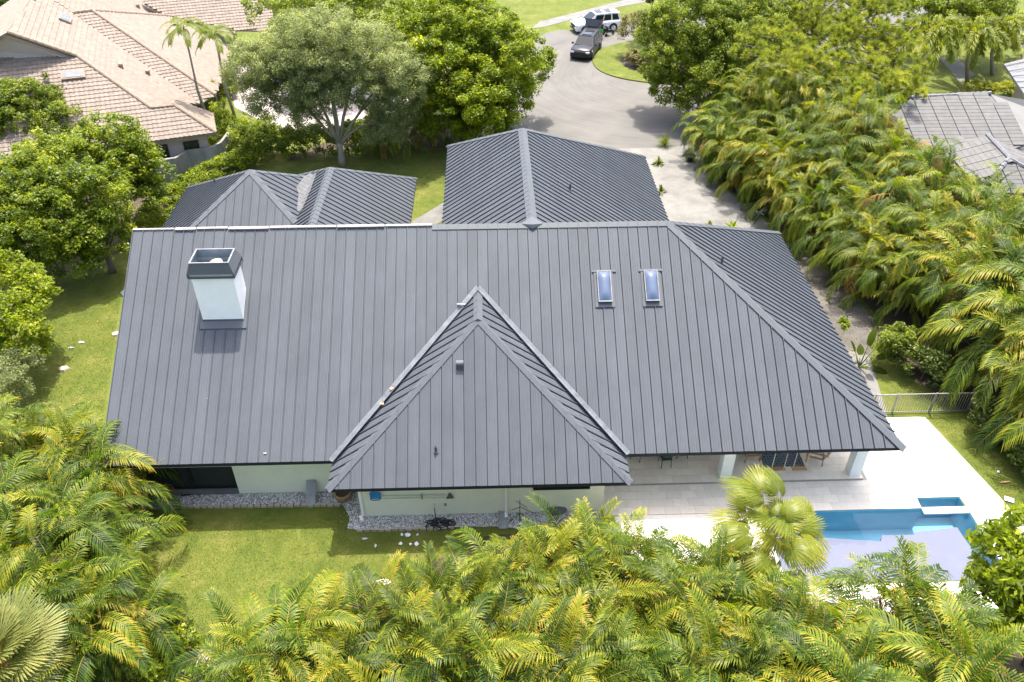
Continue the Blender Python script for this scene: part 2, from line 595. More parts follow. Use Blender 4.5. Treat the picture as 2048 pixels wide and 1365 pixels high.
def mesh_obj(name, me, parent=None, loc=(0, 0, 0), rot=(0, 0, 0), scale=1.):
    o = bpy.data.objects.new(name, me)
    COL.objects.link(o)
    o.location = loc
    o.rotation_euler = rot
    o.scale = (scale,) * 3 if not hasattr(scale, '__len__') else scale
    if parent:
        o.parent = parent
    return o


def kids(o):
    return [c for c in ALLKIDS.get(o.name, [])]


ALLKIDS = {}


def copy_tree(o, parent=None):
    c = o.copy()
    COL.objects.link(c)
    if parent:
        c.parent = parent
    for ch in o.children:
        copy_tree(ch, c)
    return c


def sheet(name, poly, z, m, kind='structure', thick=0.):
    b = MB()
    if thick:
        b.prism(poly, z - thick, z)
    else:
        b.add([(p[0], p[1], z) for p in poly], [tuple(range(len(poly)))])
    o = b.build(name, m)
    return tag(o, kind=kind)


def P2(*pts, z=0.0):
    return [at(px, py, z)[:2] for px, py in pts]


# ------------------------------------------------------------------ ground, road, beds
g_ = MB()
for x0_, x1_, y0_, y1_ in ((-500, 500, -150, 17.65), (-500, 500, 21.58, 900), (-500, 10.6, 17.65, 21.58), (18.82, 500, 17.65, 21.58), (10.6, 17.04, 21.05, 21.58), (18.78, 18.82, 21.05, 21.58)):
    g_.add([(x0_, y0_, 0), (x1_, y0_, 0), (x1_, y1_, 0), (x0_, y1_, 0)], [(0, 1, 2, 3)])
tag(g_.build('ground', M['grass']), kind='structure')


def smooth_poly(pts, it=2):
    for _ in range(it):
        q = []
        for i in range(len(pts)):
            a, b = Vector(pts[i]), Vector(pts[(i + 1) % len(pts)])
            q += [tuple(a * .75 + b * .25), tuple(a * .25 + b * .75)]
        pts = q
    return pts


road_pts = P2((930, 300), (985, 240), (1020, 160), (1060, 95), (1085, 68), (1120, 60), (1150, 62), (1215, 55), (1300, 30),
              (1420, 15), (1560, -20)) + [(70, 130), (90, 112)] + P2((1700, 60), (1480, 250), (1390, 292), (1280, 298))
sheet('road', smooth_poly([tuple(p) for p in road_pts], 2), .012, M['road'])
isl = P2((1196, 143), (1183, 125), (1188, 108), (1215, 94), (1260, 84), (1330, 70), (1450, 60), (1540, 80), (1560, 130),
         (1500, 170), (1400, 175), (1300, 168), (1235, 158))
sheet('grass_island', smooth_poly([tuple(p) for p in isl], 2), .10, M['grass'], thick=.1)
sheet('island_mulch', smooth_poly([tuple(p) for p in P2((1236, 128), (1250, 112), (1300, 100), (1400, 100), (1430, 140), (1380, 155), (1270, 147))], 2),
      .106, M['soil'])
sheet('sidewalk', P2((1062, 58), (1080, 44), (1290, -10), (1320, 0), (1240, 14), (1090, 54)), .02, M['concrete'])
sheet('sidewalk_east', P2((1880, 118), (1905, 108), (1950, 150), (1920, 165)), .012, M['concrete'])
sheet('road_east', P2((1960, 70), (2100, 20), (2200, 60), (2100, 110), (2000, 85)), .012, M['road'])
sheet('driveway_pink', P2((450, 130), (520, 120), (820, 200), (820, 250), (560, 262), (470, 215)), .01, M['pinkpaver'])
sheet('gravel_drive', P2((1240, 285), (1380, 285), (1440, 370), (1530, 440), (1545, 470), (1180, 470), (1180, 330)), .008, M['gravel'])
sheet('dirt_drive', P2((1500, 466), (1550, 462), (1610, 505), (1700, 585), (1775, 668), (1740, 715), (1690, 720), (1600, 560)),
      .006, M['dirtdrive'])
sheet('side_walk', P2((1690, 700), (1738, 712), (1772, 820), (1776, 842), (1740, 845)), .014, M['concrete'])
sheet('garden_path', P2((800, 458), (900, 398), (925, 398), (925, 420), (850, 462)), .012, M['concrete'])
sheet('leaf_litter_bed', smooth_poly([tuple(p) for p in P2((690, 300), (800, 292), (905, 300), (960, 275), (990, 262), (930, 235), (800, 240), (600, 300), (560, 330))], 2), .007, M['soil'])
sheet('tree_bed', smooth_poly([tuple(p) for p in P2((-60, 545), (60, 560), (140, 545), (260, 500), (300, 440), (340, 440), (380, 400), (300, 380), (-60, 420))], 2), .007, M['soil'])
sheet('hedge_bed', smooth_poly([tuple(p) for p in P2((1378, 300), (1450, 372), (1540, 442), (1625, 505), (1715, 590), (1790, 672), (1800, 745), (1880, 790),
      (1960, 850), (2060, 960), (2400, 960), (2300, 620), (2060, 480), (1850, 370), (1650, 280), (1480, 230))], 1), .005, M['soil'])
sheet('palm_bed', smooth_poly([tuple(p) for p in P2((-200, 820), (180, 860), (270, 960), (300, 1080), (270, 1230), (330, 1300), (480, 1290), (800, 1180),
      (900, 1100), (1010, 1060), (1180, 1090), (1240, 1200), (1600, 1230), (1900, 1200), (2300, 1250), (2300, 1800), (-300, 1800))], 1), .005, M['soil'])
for nm_, c, r in (('far_lawn_patch', (24, 92), 5), ):
    pass

# ------------------------------------------------------------------ main house
house = empty('house', (0, 29, 0), 0, 'single storey house with a charcoal standing seam metal roof, white chimney and pool patio', 'house')
HO = (0, 29, 0)
SL = .657
roof_mb = MB()
roof_obj_mats = [M['deckbase'], M['trim']]
PANELS = []          # (kind, builder)
PW = .42


class Face:
    def __init__(s, P, ud, vd, slope, L, lo, hi):
        s.P, s.ud, s.vd, s.s, s.L, s.lo, s.hi = Vector(P), Vector(ud), Vector(vd), slope, L, lo, hi
        s.n = (Vector((0, 0, 1)) - s.vd * slope).normalized()

    def pt(s, u, v, h=0.):
        return s.P + s.ud * u + s.vd * v + Vector((0, 0, s.s * v)) + s.n * h


GAP = .030
PROF = [(0, -.008), (0, .054), (.024, .054), (.024, 0)]
for c_ in (.125, .205, .30):
    PROF += [(c_ - .024, 0), (c_ - .013, .011), (c_ + .013, .011), (c_ + .024, 0)]
PROF += [(PW - GAP, 0), (PW - GAP, -.008)]


def roof_panels(face, into_stuff=None, start=0.0):
    out = []
    k = 0
    u0 = start
    while u0 < face.L - .02:
        rows = []
        any_ = False
        for (du, h) in PROF:
            u = min(max(u0 + du, 0), face.L)
            lo, hi = face.lo(u), face.hi(u)
            if hi < lo:
                hi = lo
            else:
                any_ = any_ or hi - lo > .05
            rows.append([face.pt(u, lo, h + .01), face.pt(u, hi, h + .01)])
        # lower end lip, so the panel has a visible edge
        if any_:
            if into_stuff is not None:
                into_stuff.grid(rows)
            else:
                b = MB()
                b.grid(rows)
                out.append(b)
        u0 += PW
        k += 1
    return out


def clampf(f):
    return f


zE, yE, xL, xRr, xC, yR = 2.76, 21.73, -14.79, 7.50, 15.72, 29.95
Lm = xC - xL
WX, WV0, WVT = -.53, 5.72, 27.45


def main_lo(u):
    x = xL + u
    return max(0., WV0 * (1 - abs(x - WX) / 5.55))


F_main = Face((xL, yE, zE), (1, 0, 0), (0, 1, 0), SL, Lm, main_lo, lambda u: min(8.22, Lm - u))
F_hip = Face((xC, yE, zE), (0, 1, 0), (-1, 0, 0), SL, 16.44, lambda u: 0., lambda u: min(u, 16.44 - u))
F_wing = Face((-6.13, 20.40, 2.64), (1, 0, 0), (0, 1, 0), .755, 11.16, lambda u: 0., lambda u: max(0, 5.14 * (1 - abs(u - 5.6) / 5.58)))
F_wl = Face((-6.13, 20.40, 2.64), (0, 1, 0), (1, 0, 0), .693, 7.05, lambda u: max(0, (u - 1.33) * .979), lambda u: min(5.6, 5.6 * u / 5.14))
F_wr = Face((5.03, 20.40, 2.64), (0, 1, 0), (-1, 0, 0), .693, 7.05, lambda u: max(0, (u - 1.33) * .979), lambda u: min(5.56, 5.56 * u / 5.14))
F_gr = Face((9.98, 29.95, zE), (0, 1, 0), (-1, 0, 0), SL, 18.07, lambda u: max(0., 8.19 - u), lambda u: min(8.19, 18.07 - u))
F_gl = Face((-2.32, 29.95, 5.45), (0, 1, 0), (1, 0, 0), SL, 14.04, lambda u: max(0., 4.11 - u), lambda u: min(4.11, 14.04 - u))
PA, PH = Vector((-12.31, 38.94, 6.5)), 5.69
tri = lambda L: (lambda u: min(u, L - u))
F_pn = Face((PA.x - PH, PA.y - PH, zE), (1, 0, 0), (0, 1, 0), SL, 2 * PH, lambda u: 0., tri(2 * PH))
F_pl = Face((PA.x - PH, PA.y - PH, zE), (0, 1, 0), (1, 0, 0), SL, 2 * PH, lambda u: 0., tri(2 * PH))
F_pr = Face((PA.x + PH, PA.y - PH, zE), (0, 1, 0), (-1, 0, 0), SL, 2 * PH, lambda u: 0., tri(2 * PH))
RX, RYa, RW, RZ = -8.65, 41.1, 4.25, 5.55
F_rr = Face((RX + RW, 32.5, zE), (0, 1, 0), (-1, 0, 0), SL, RYa + RW - 32.5, lambda u: 0., lambda u: min(RW, RYa + RW - 32.5 - u))
F_rl = Face((RX - RW, 32.5, zE), (0, 1, 0), (1, 0, 0), SL, RYa + RW - 32.5, lambda u: 0., lambda u: min(RW, RYa + RW - 32.5 - u))
zR = zE + SL * 8.22

T = .16
rb = MB()
V_ = (WX, WVT, zE + SL * 5.72)
rb.slab([F_main.pt(0, 0), F_main.pt(8.69, 0), V_, F_main.pt(19.81, 0), F_main.pt(Lm, 0), F_main.pt(Lm - 8.22, 8.22), F_main.pt(0, 8.22)], T)
rb.slab([F_hip.pt(0, 0), F_hip.pt(16.44, 0), F_hip.pt(8.22, 8.22)], T)
rb.slab([(xL, yR, zR), (xRr, yR, zR), (xC, yR + 8.22, zE), (xL, yR + 8.22, zE)], T)
rb.slab([F_wing.pt(0, 0), F_wing.pt(11.16, 0), F_wing.pt(5.6, 5.14)], T)
rb.slab([F_wl.pt(0, 0), F_wl.pt(5.14, 5.6), F_wl.pt(7.05, 5.6), F_wl.pt(1.33, 0)], T)
rb.slab([F_wr.pt(0, 0), F_wr.pt(1.33, 0), F_wr.pt(7.05, 5.56), F_wr.pt(5.14, 5.56)], T)
rb.slab([F_gr.pt(0, 8.19), F_gr.pt(8.19, 0), F_gr.pt(18.07, 0), F_gr.pt(9.88, 8.19)], T)
rb.slab([F_gl.pt(0, 4.11), F_gl.pt(9.93, 4.11), F_gl.pt(14.04, 0), F_gl.pt(4.11, 0)], T)
rb.slab([F_gr.pt(9.93, 8.19), F_gr.pt(18.07, 0), (-2.32, 48.02, zE), F_gl.pt(14.04, 0)], T)
for fc in (F_pn, F_pl, F_pr):
    rb.slab([fc.pt(0, 0), fc.pt(2 * PH, 0), fc.pt(PH, PH)], T)
rb.slab([(PA.x - PH, PA.y + PH, zE), (PA.x + PH, PA.y + PH, zE), tuple(PA)], T)
LR = RYa + RW - 32.5
for fc in (F_rr, F_rl):
    rb.slab([fc.pt(0, 0), fc.pt(LR, 0), fc.pt(LR - RW, RW), fc.pt(0, RW)], T)
rb.slab([(RX - RW, RYa + RW, zE), (RX + RW, RYa + RW, zE), (RX, RYa, RZ)], T)
roof = rb.build('roof', M['deckbase'], house, origin=HO)

for fc in (F_main, F_hip, F_wing, F_wl, F_wr, F_gr, F_gl, F_pn):
    for b in roof_panels(fc):
        b.build('roof_panel', M['roof'], roof, origin=HO)
st = MB()
for fc in (F_rr, F_pl, F_pr, F_rl):
    roof_panels(fc, st)
o = st.build('roof_panel_field', M['roof'], roof, origin=HO)
o['kind'] = 'stuff'


def cap(p, q, w, drop, h=.055, side=None):
    """folded ridge or hip cap between two points; drop = how far the wings fall over half the width"""
    p, q = Vector(p), Vector(q)
    d = (q - p)
    c = Vector((0, 0, 1)).cross(d).normalized() * (w / 2)
    up = Vector((0, 0, h))
    b = MB()
    rows = []
    for x in (p, q):
        rows.append([x - c + up - Vector((0, 0, drop + .03)), x - c + up - Vector((0, 0, drop)), x + up, x + c + up - Vector((0, 0, drop)),
                     x + c + up - Vector((0, 0, drop + .03))])
    b.grid(rows, closed=True)
    b.f.append(tuple(range(len(b.v) - 10, len(b.v) - 5)))
    b.f.append(tuple(range(len(b.v) - 5, len(b.v))))
    b.m += [0, 0]
    return b


def capobj(p, q, w, drop, m=None, h=.055, name='ridge_cap'):
    return cap(p, q, w, drop, h).build(name, m or M['trim'], roof, origin=HO)


ridge = lambda x: (x, yR, zR)
capobj(ridge(-2.4), ridge(xRr + .05), .42, .13)
capobj(ridge(xRr), (xC + .06, yE - .06, zE), .40, .085)
capobj(ridge(xRr), (xC + .03, yR + 8.25, zE), .40, .085)
capobj((1.79, yR - .1, zR), (1.79, 39.88, zR), .46, .15)
capobj((1.79, 39.88, zR), (9.98, 48.02, zE), .36, .08)
capobj((1.79, 39.88, zR), (-2.32, 43.99, 5.45), .36, .08)
capobj(tuple(PA), (PA.x - PH, PA.y - PH, zE), .36, .08)
capobj(tuple(PA), (PA.x + PH, PA.y - PH, zE), .36, .08)
capobj(tuple(PA), (PA.x - PH, PA.y + PH, zE), .32, .08)
capobj(tuple(PA), (PA.x + PH, PA.y + PH, zE), .32, .08)
capobj((RX, 32.6, RZ), (RX, RYa, RZ), .44, .14)
capobj((RX, RYa, RZ), (RX + RW, RYa + RW, zE), .34, .08)
capobj((RX, RYa, RZ), (RX - RW, RYa + RW, zE), .34, .08)
AP = F_wing.pt(5.6, 5.14)
capobj(AP, F_wing.pt(-.02, -.02), .34, .088)
capobj(AP, F_wing.pt(11.18, -.02), .34, .088)
capobj((AP.x, AP.y - .12, AP.z + .01), (WX, WVT - .1, AP.z + .01), .36, .12)
# unfinished ridge over the living room: pale battens and offcuts instead of a cap
seg = [(-14.79, -13.1, .10), (-13.05, -12.2, .17), (-12.15, -10.9, .13), (-10.85, -9.2, .18), (-9.15, -6.4, .15), (-6.35, -4.4, .17), (-4.35, -2.42, .14)]
for i, (a, b_, w) in enumerate(seg):
    bb = MB()
    bb.box(((a + b_) / 2, yR - .02 * (i % 2), zR + .035 + .006 * (i % 3)), (b_ - a, w, .05))
    bb.build('ridge_batten', M['underlay'], roof, origin=HO)
# valley flashings beside the wing
for sx, f_ in ((-1, F_wl), (1, F_wr)):
    top = Vector((WX, WVT + .06, AP.z + .05))
    bot = Vector((WX + sx * 5.62, yE - .1, zE + .02))
    d = (bot - top).normalized()
    c = d.cross(Vector((0, 0, 1))).normalized()
    b = MB()
    rows = []
    for t_ in (0, 1):
        x = top.lerp(bot, t_)
        rows.append([x + c * w + Vector((0, 0, hh)) for w, hh in ((-.12, .11), (-.105, .13), (0, .055), (.105, .13), (.12, .11))])
    b.grid(rows)
    o = b.build('valley_flashing', M['galv'], roof, origin=HO)
# valley between the two rear left roofs with a torn pale underlay
b = MB()
vx, vz = -9.757, 4.82 + .07
ya, yb = at(580, 350, vz).y, at(540, 425, vz).y
rows = []
for t_, wl, wr_ in ((0, .12, .2), (.15, .34, .25), (.35, .42, .22), (.5, .50, .26), (.62, .30, .2), (.8, .22, .18), (1, .12, .12)):
    y_ = ya + (yb - ya) * t_
    rows.append([(vx - wl, y_, vz + .657 * wl), (vx, y_, vz), (vx + wr_, y_, vz + .657 * wr_)])
b.grid(rows)
b.build('valley_underlay', M['galv_old'], roof, origin=HO)
# ridge junction saddle where the garage ridge meets the main ridge
b = MB()
b.add([(1.79, yR - .22, zR + .10), (1.30, yR - .02, zR + .03), (1.79, yR + .45, zR + .12), (2.28, yR - .02, zR + .03), (1.79, yR - .3, zR - .06)],
      [(0, 1, 2), (0, 2, 3), (1, 0, 4), (0, 3, 4)])
b.build('ridge_saddle', M['trim'], roof, origin=HO)
# loose offcut, clip and foam blobs left on the valleys
for (px, py, m_, s_) in ((922, 609, 'galv', (.34, .10, .03)), (1121, 815, 'galv', (.26, .08, .03)), (783, 778, 'rust', (.12, .10, .05)), (764, 808, 'rust', (.14, .1, .05)),
                         (530, 907, 'underlay', (.12, .05, .02)), (415, 797, 'underlay', (.04, .03, .02))):
    p = atp(px, py, (0, -SL, 1), (0, yE, zE + .2 if s_[0] > .05 and px > 700 else zE + .04))
    MB().box(p, s_, rz=random.uniform(-1, 1)).build('metal_offcut' if m_ == 'galv' else 'debris', M[m_], roof, origin=HO)

# fascia / gutter line under the eaves
for a, b_ in (((xL, yE), (-6.2, yE)), ((5.1, yE), (xC, yE))):
    MB().box(((a[0] + b_[0]) / 2, yE + .05, zE - .10), (b_[0] - a[0] - .02, .03, .18)).build('fascia', M['trim'], house, origin=HO)
MB().box((-.55, 20.45, 2.54), (11.0, .03, .18)).build('fascia', M['trim'], house, origin=HO)
# soffits
MB().box((10.0, 24.4, zE - .20), (11.2, 5.1, .03)).build('patio_ceiling', M['white'], house, origin=HO)
MB().box((-9.9, 22.2, zE - .20), (9.3, .85, .03)).build('soffit', M['white'], house, origin=HO)
MB().box((-.52, 20.9, 2.44), (10.6, .78, .03)).build('soffit', M['white'], house, origin=HO)


def wall(name, x0, x1, y0, y1, z0, z1, m):
    return MB().box(((x0 + x1) / 2, (y0 + y1) / 2, (z0 + z1) / 2), (x1 - x0, y1 - y0, z1 - z0)).build(name, M[m], house, origin=HO)


wall('wall', -10.38, -5.25, 22.70, 22.92, 0, 2.6, 'wall_cream')
wall('wall', -5.27, 4.25, 21.35, 21.57, 0, 2.42, 'wall_cream')
wall('wall', -5.27, -5.05, 21.575, 22.695, 0, 2.5, 'wall_cream')
wall('wall', 4.03, 4.25, 21.575, 27.0, 0, 2.55, 'wall_cream')
wall('wall', 4.255, 15.0, 27.0, 27.22, 0, 2.54, 'white')
wall('wall', 14.78, 15.0, 27.225, 37.4, 0, 2.6, 'white')
wall('wall', -14.2, 14.77, 37.25, 37.45, 0, 2.6, 'wall_cream')
wall('wall', 9.0, 9.22, 37.46, 47.3, 0, 2.6, 'wall_cream')
wall('wall', -1.9, -1.7, 37.46, 43.0, 0, 4.9, 'wall_cream')
wall('wall', -1.9, 8.99, 47.08, 47.3, 0, 2.5, 'wall_cream')
wall('wall', -17.4, -17.2, 37.46, 43.9, 0, 2.6, 'wall_cream')
wall('wall', -17.19, -5.0, 43.7, 43.9, 0, 2.6, 'wall_cream')
wall('wall', -5.2, -5.0, 37.46, 43.69, 0, 2.6, 'wall_cream')
b = MB()
gx = -14.2
b.add([(gx, 22.7, 0), (gx, 37.24, 0), (gx, 37.24, 3.15), (gx, yR, 7.85), (gx, 22.7, 3.15)] +
      [(gx + .2, 22.7, 0), (gx + .2, 37.24, 0), (gx + .2, 37.24, 3.15), (gx + .2, yR, 7.85), (gx + .2, 22.7, 3.15)],
      [(0, 1, 2, 3, 4), (9, 8, 7, 6, 5), (0, 5, 6, 1), (1, 6, 7, 2), (2, 7, 8, 3), (3, 8, 9, 4), (4, 9, 5, 0)])
b.build('wall', M['wall_cream'], house, origin=HO)
# screened porch opening, left of the white wall
sw = MB().box((-12.20, 22.86, 1.40), (3.56, .02, 2.26)).build('screen_opening', M['darkscreen'], house, origin=HO)
MB().box((-12.19, 22.75, .13), (3.6, .2, .26)).build('porch_kerb', M['concrete'], house, origin=HO)
for x in (-13.95, -12.15, -10.42):
    MB().box((x, 22.78, 1.40), (.06, .08, 2.26)).build('mullion', M['darkframe'], sw, origin=HO)
for z in (1.72, 2.51, .30):
    MB().box((-12.19, 22.785, z), (3.5, .05, .06)).build('transom', M['darkframe'], sw, origin=HO)


def window(x0, x1, z0, z1, y, m='darkframe'):
    fr = MB()
    w = .06
    fr.box(((x0 + x1) / 2, y, z1 - w / 2), (x1 - x0, .08, w)).box(((x0 + x1) / 2, y, z0 + w / 2), (x1 - x0, .08, w))
    fr.box((x0 + w / 2, y, (z0 + z1) / 2), (w, .08, z1 - z0 - 2 * w - .002)).box((x1 - w / 2, y, (z0 + z1) / 2), (w, .08, z1 - z0 - 2 * w - .002))
    f = fr.build('window', M[m], house, origin=HO)
    MB().box(((x0 + x1) / 2, y + .01, (z0 + z1) / 2), (x1 - x0 - 2 * w - .002, .03, z1 - z0 - 2 * w - .002)).build('pane', M['glass_dark'], f, origin=HO)
    return f


window(-3.98, -3.05, 1.50, 2.3, 21.33, 'flatstone')
window(-.68, .27, 1.50, 2.3, 21.33, 'flatstone')
window(1.48, 3.68, 1.33, 2.3, 21.33)
# sliding doors at the back of the patio
for i in range(4):
    x0 = 6.2 + i * 1.75
    d = MB()
    d.box((x0 + .85, 26.97, 2.28), (1.7, .06, .08)).box((x0 + .85, 26.97, .20), (1.7, .06, .08))
    d.box((x0 + .04, 26.97, 1.24), (.08, .06, 1.99)).box((x0 + 1.66, 26.97, 1.24), (.08, .06, 1.99))
    dd = d.build('sliding_door', M['darkframe'], house, origin=HO)
    MB().box((x0 + .85, 26.975, 1.24), (1.53, .02, 1.98)).build('pane', M['glass_dark'], dd, origin=HO)
# columns of the patio
for x in (9.50, 14.90):
    cb = MB().box((x, 22.98, 1.32), (.46, .46, 2.44)).build('column', M['column'], house, origin=HO)

# chimney
ch = MB()
cx0, cx1, cy0, cy1 = -11.50, -9.90, 26.51, 27.62
cz = lambda y: zE + SL * (y - yE)
ch.add([(cx0, cy0, cz(cy0) - .2), (cx1, cy0, cz(cy0) - .2), (cx1, cy1, cz(cy1) - .2), (cx0, cy1, cz(cy1) - .2),
        (cx0, cy0, 8.0), (cx1, cy0, 8.0), (cx1, cy1, 8.0), (cx0, cy1, 8.0)],
       [(3, 2, 1, 0), (4, 5, 6, 7), (0, 1, 5, 4), (1, 2, 6, 5), (2, 3, 7, 6), (3, 0, 4, 7)])
chim = ch.build('chimney', M['white'], house, origin=HO)
ring_ = lambda a, b, c, d, z: [(a, c, z), (b, c, z), (b, d, z), (a, d, z)]
rim = MB()
x0, x1, y0, y1 = cx0 - .07, cx1 + .07, cy0 - .07, cy1 + .07
for (zz, hh) in ((8.02, .07),):
    for (c, s_) in ((((x0 + x1) / 2, y0, zz), (x1 - x0 + .06, .06, hh)), (((x0 + x1) / 2, y1, zz), (x1 - x0 + .06, .06, hh)),
                    ((x0, (y0 + y1) / 2, zz), (.06, y1 - y0 - .062, hh)), ((x1, (y0 + y1) / 2, zz), (.06, y1 - y0 - .062, hh))):
        rim.box(c, s_)
for xx in (x0, x1):
    for yy in (y0, y1):
        rim.box((xx, yy, 8.12), (.06, .06, .13))
rim.build('rim', M['trim'], chim, origin=HO)
MB().grid([ring_(x0 + .035, x1 - .035, y0 + .035, y1 - .035, 8.04), ring_(x0 + .035, x1 - .035, y0 + .035, y1 - .035, 8.19)], closed=True).build('spark_screen', M['alu'], chim, origin=HO)
cap_ = MB()
zb, zt = 8.18, 8.60
ix, iy = .12, .10


def ring(x0, x1, y0, y1, z):
    return [(x0, y0, z), (x1, y0, z), (x1, y1, z), (x0, y1, z)]


outer0, outer1 = ring(x0 - .03, x1 + .03, y0 - .03, y1 + .03, zb), ring(x0 + ix, x1 - ix, y0 + iy, y1 - iy, zt)
in1, in0 = ring(x0 + ix + .05, x1 - ix - .05, y0 + iy + .05, y1 - iy - .05, zt), ring(x0 + .03, x1 - .03, y0 + .03, y1 - .03, zb)
cap_.grid([outer0, outer1, in1], closed=True)
cap_.grid([in1, in0], mi=1, closed=True)
cap_.build('chimney_hood', [M['trim'], M['hoodin']], chim, origin=HO)
lipb = MB()
a_, b_2 = ring(x0 + ix - .01, x1 - ix + .01, y0 + iy - .01, y1 - iy + .01, zt + .004), ring(x0 + ix + .055, x1 - ix - .055, y0 + iy + .055, y1 - iy - .055, zt + .004)
a2 = [(p[0], p[1], zt + .03) for p in a_]
b2 = [(p[0], p[1], zt + .03) for p in b_2]
lipb.grid([a_, a2, b2, b_2, a_], closed=True)
lipb.build('hood_lip', M['galv'], chim, origin=HO)
MB().box(((cx0 + cx1) / 2, (cy0 + cy1) / 2, 8.03), (cx1 - cx0 + .12, cy1 - cy0 + .12, .03)).build('crown_plate', M['galv'], chim, origin=HO)
MB().lathe([(.0, 8.05), (.24, 8.06), (.26, 8.2), (.24, 8.36), (.13, 8.40), (.0, 8.41)], ((cx0 + cx1) / 2 + .1, (cy0 + cy1) / 2, 0), 18).build('flue', M['underlay'], chim, smooth=True, origin=HO)
fl = MB()
fl.add([F_main.pt(cx0 - .1 - xL, cy0 - .26 - yE, .065), F_main.pt(cx1 + .14 - xL, cy0 - .26 - yE, .065), F_main.pt(cx1 + .14 - xL, cy0 + .02 - yE, .07), F_main.pt(cx0 - .1 - xL, cy0 + .02 - yE, .07)], [(0, 1, 2, 3)])
fl.add([F_main.pt(cx1 - .01 - xL, cy0 + .02 - yE, .07), F_main.pt(cx1 + .14 - xL, cy0 + .02 - yE, .07), F_main.pt(cx1 + .14 - xL, cy1 + .1 - yE, .07), F_main.pt(cx1 - .01 - xL, cy1 + .1 - yE, .07)], [(0, 1, 2, 3)])
fl.slab([F_main.pt(cx0 - .1 - xL, cy0 - .27 - yE, .067), F_main.pt(cx1 + .14 - xL, cy0 - .27 - yE, .067), F_main.pt(cx1 + .14 - xL, cy0 - .25 - yE, .067), F_main.pt(cx0 - .1 - xL, cy0 - .25 - yE, .067)], .06)
fl.build('chimney_flashing', M['trim'], chim, origin=HO)
MB().box(((cx0 + cx1) / 2, cy0 - .02, cz(cy0) + .06), (cx1 - cx0 + .03, .04, .1)).build('base_trim', M['trim'], chim, origin=HO)

# skylights
for sx in (4.62, 6.55):
    w2, l2 = .27, .56
    u_ = sx - xL
    vc = 27.47 - yE
    sk = MB()

    def fp(du, dv, h):
        return F_main.pt(u_ + du, vc + dv, h)
    rows = [[fp(-w2, -l2, 0), fp(w2, -l2, 0), fp(w2, l2, 0), fp(-w2, l2, 0)], [fp(-w2, -l2, .20), fp(w2, -l2, .20), fp(w2, l2, .20), fp(-w2, l2, .20)],
            [fp(-w2 + .04, -l2 + .04, .20), fp(w2 - .04, -l2 + .04, .20), fp(w2 - .04, l2 - .04, .20), fp(-w2 + .04, l2 - .04, .20)]]
    sk.grid(rows, closed=True)
    s_o = sk.build('skylight', M['trim'], house, origin=HO)
    fr = MB()
    a0 = [fp(-w2 - .012, -l2 - .012, .17), fp(w2 + .012, -l2 - .012, .17), fp(w2 + .012, l2 + .012, .17), fp(-w2 - .012, l2 + .012, .17)]
    a1 = [fp(-w2 - .012, -l2 - .012, .215), fp(w2 + .012, -l2 - .012, .215), fp(w2 + .012, l2 + .012, .215), fp(-w2 - .012, l2 + .012, .215)]
    a2_ = [fp(-w2 + .018, -l2 + .03, .215), fp(w2 - .018, -l2 + .03, .215), fp(w2 - .018, l2 - .02, .215), fp(-w2 + .018, l2 - .02, .215)]
    fr.grid([a0, a1, a2_], closed=True)
    fr.build('skylight_frame', M['galv'], s_o, origin=HO)
    dm = MB()
    n_ = 9
    rr = []
    for j in range(n_):
        t = -1 + 2 * j / (n_ - 1)
        row = []
        for i in range(n_):
            s2 = -1 + 2 * i / (n_ - 1)
            hh = .15 * (1 - abs(s2) ** 2.2) ** .8 * (1 - abs(t) ** 5) ** .8
            row.append(fp(s2 * (w2 - .03), t * (l2 - .03), .208 + hh))
        rr.append(row)
    dm.grid(rr)
    dm.build('skylight_dome', M['dome'], s_o, smooth=True, origin=HO)
    MB().add([fp(-w2 + .03, -l2 + .03, .09), fp(w2 - .03, -l2 + .03, .09), fp(w2 - .03, l2 - .03, .09), fp(-w2 + .03, l2 - .03, .09)], [(0, 1, 2, 3)]).build('light_shaft', M['glass_dark'], s_o, origin=HO)
    fl = MB()
    fl.slab([fp(-w2 - .13, -l2 - .16, .075), fp(w2 + .13, -l2 - .16, .075), fp(w2 + .13, -l2 + .01, .075), fp(-w2 - .13, -l2 + .01, .075)], .04)
    fl.slab([fp(-w2 - .20, l2 + .015, .07), fp(w2 + .26, l2 + .015, .07), fp(w2 + .26, l2 + .10, .07), fp(-w2 - .20, l2 + .10, .07)], .03)
    fl.slab([fp(-w2 - .12, -l2 + .012, .068), fp(-w2 - .004, -l2 + .012, .068), fp(-w2 - .004, l2 - .012, .068), fp(-w2 - .12, l2 - .012, .068)], .03)
    fl.slab([fp(w2 + .004, -l2 + .012, .068), fp(w2 + .12, -l2 + .012, .068), fp(w2 + .12, l2 - .012, .068), fp(w2 + .004, l2 - .012, .068)], .03)
    fl.build('skylight_flashing', [M['trim'], M['galv']], s_o, origin=HO)


def pipe(p, h, r, name='vent_pipe'):
    p = Vector(p)
    o_ = MB().lathe([(r * 1.9, -.06), (r * 1.8, .02), (r * 1.1, .06), (r, .08), (r, h), (r * .8, h), (r * .8, h - .05)], p, 12).build(name, M['trim'], house, smooth=False, origin=HO)
    return o_


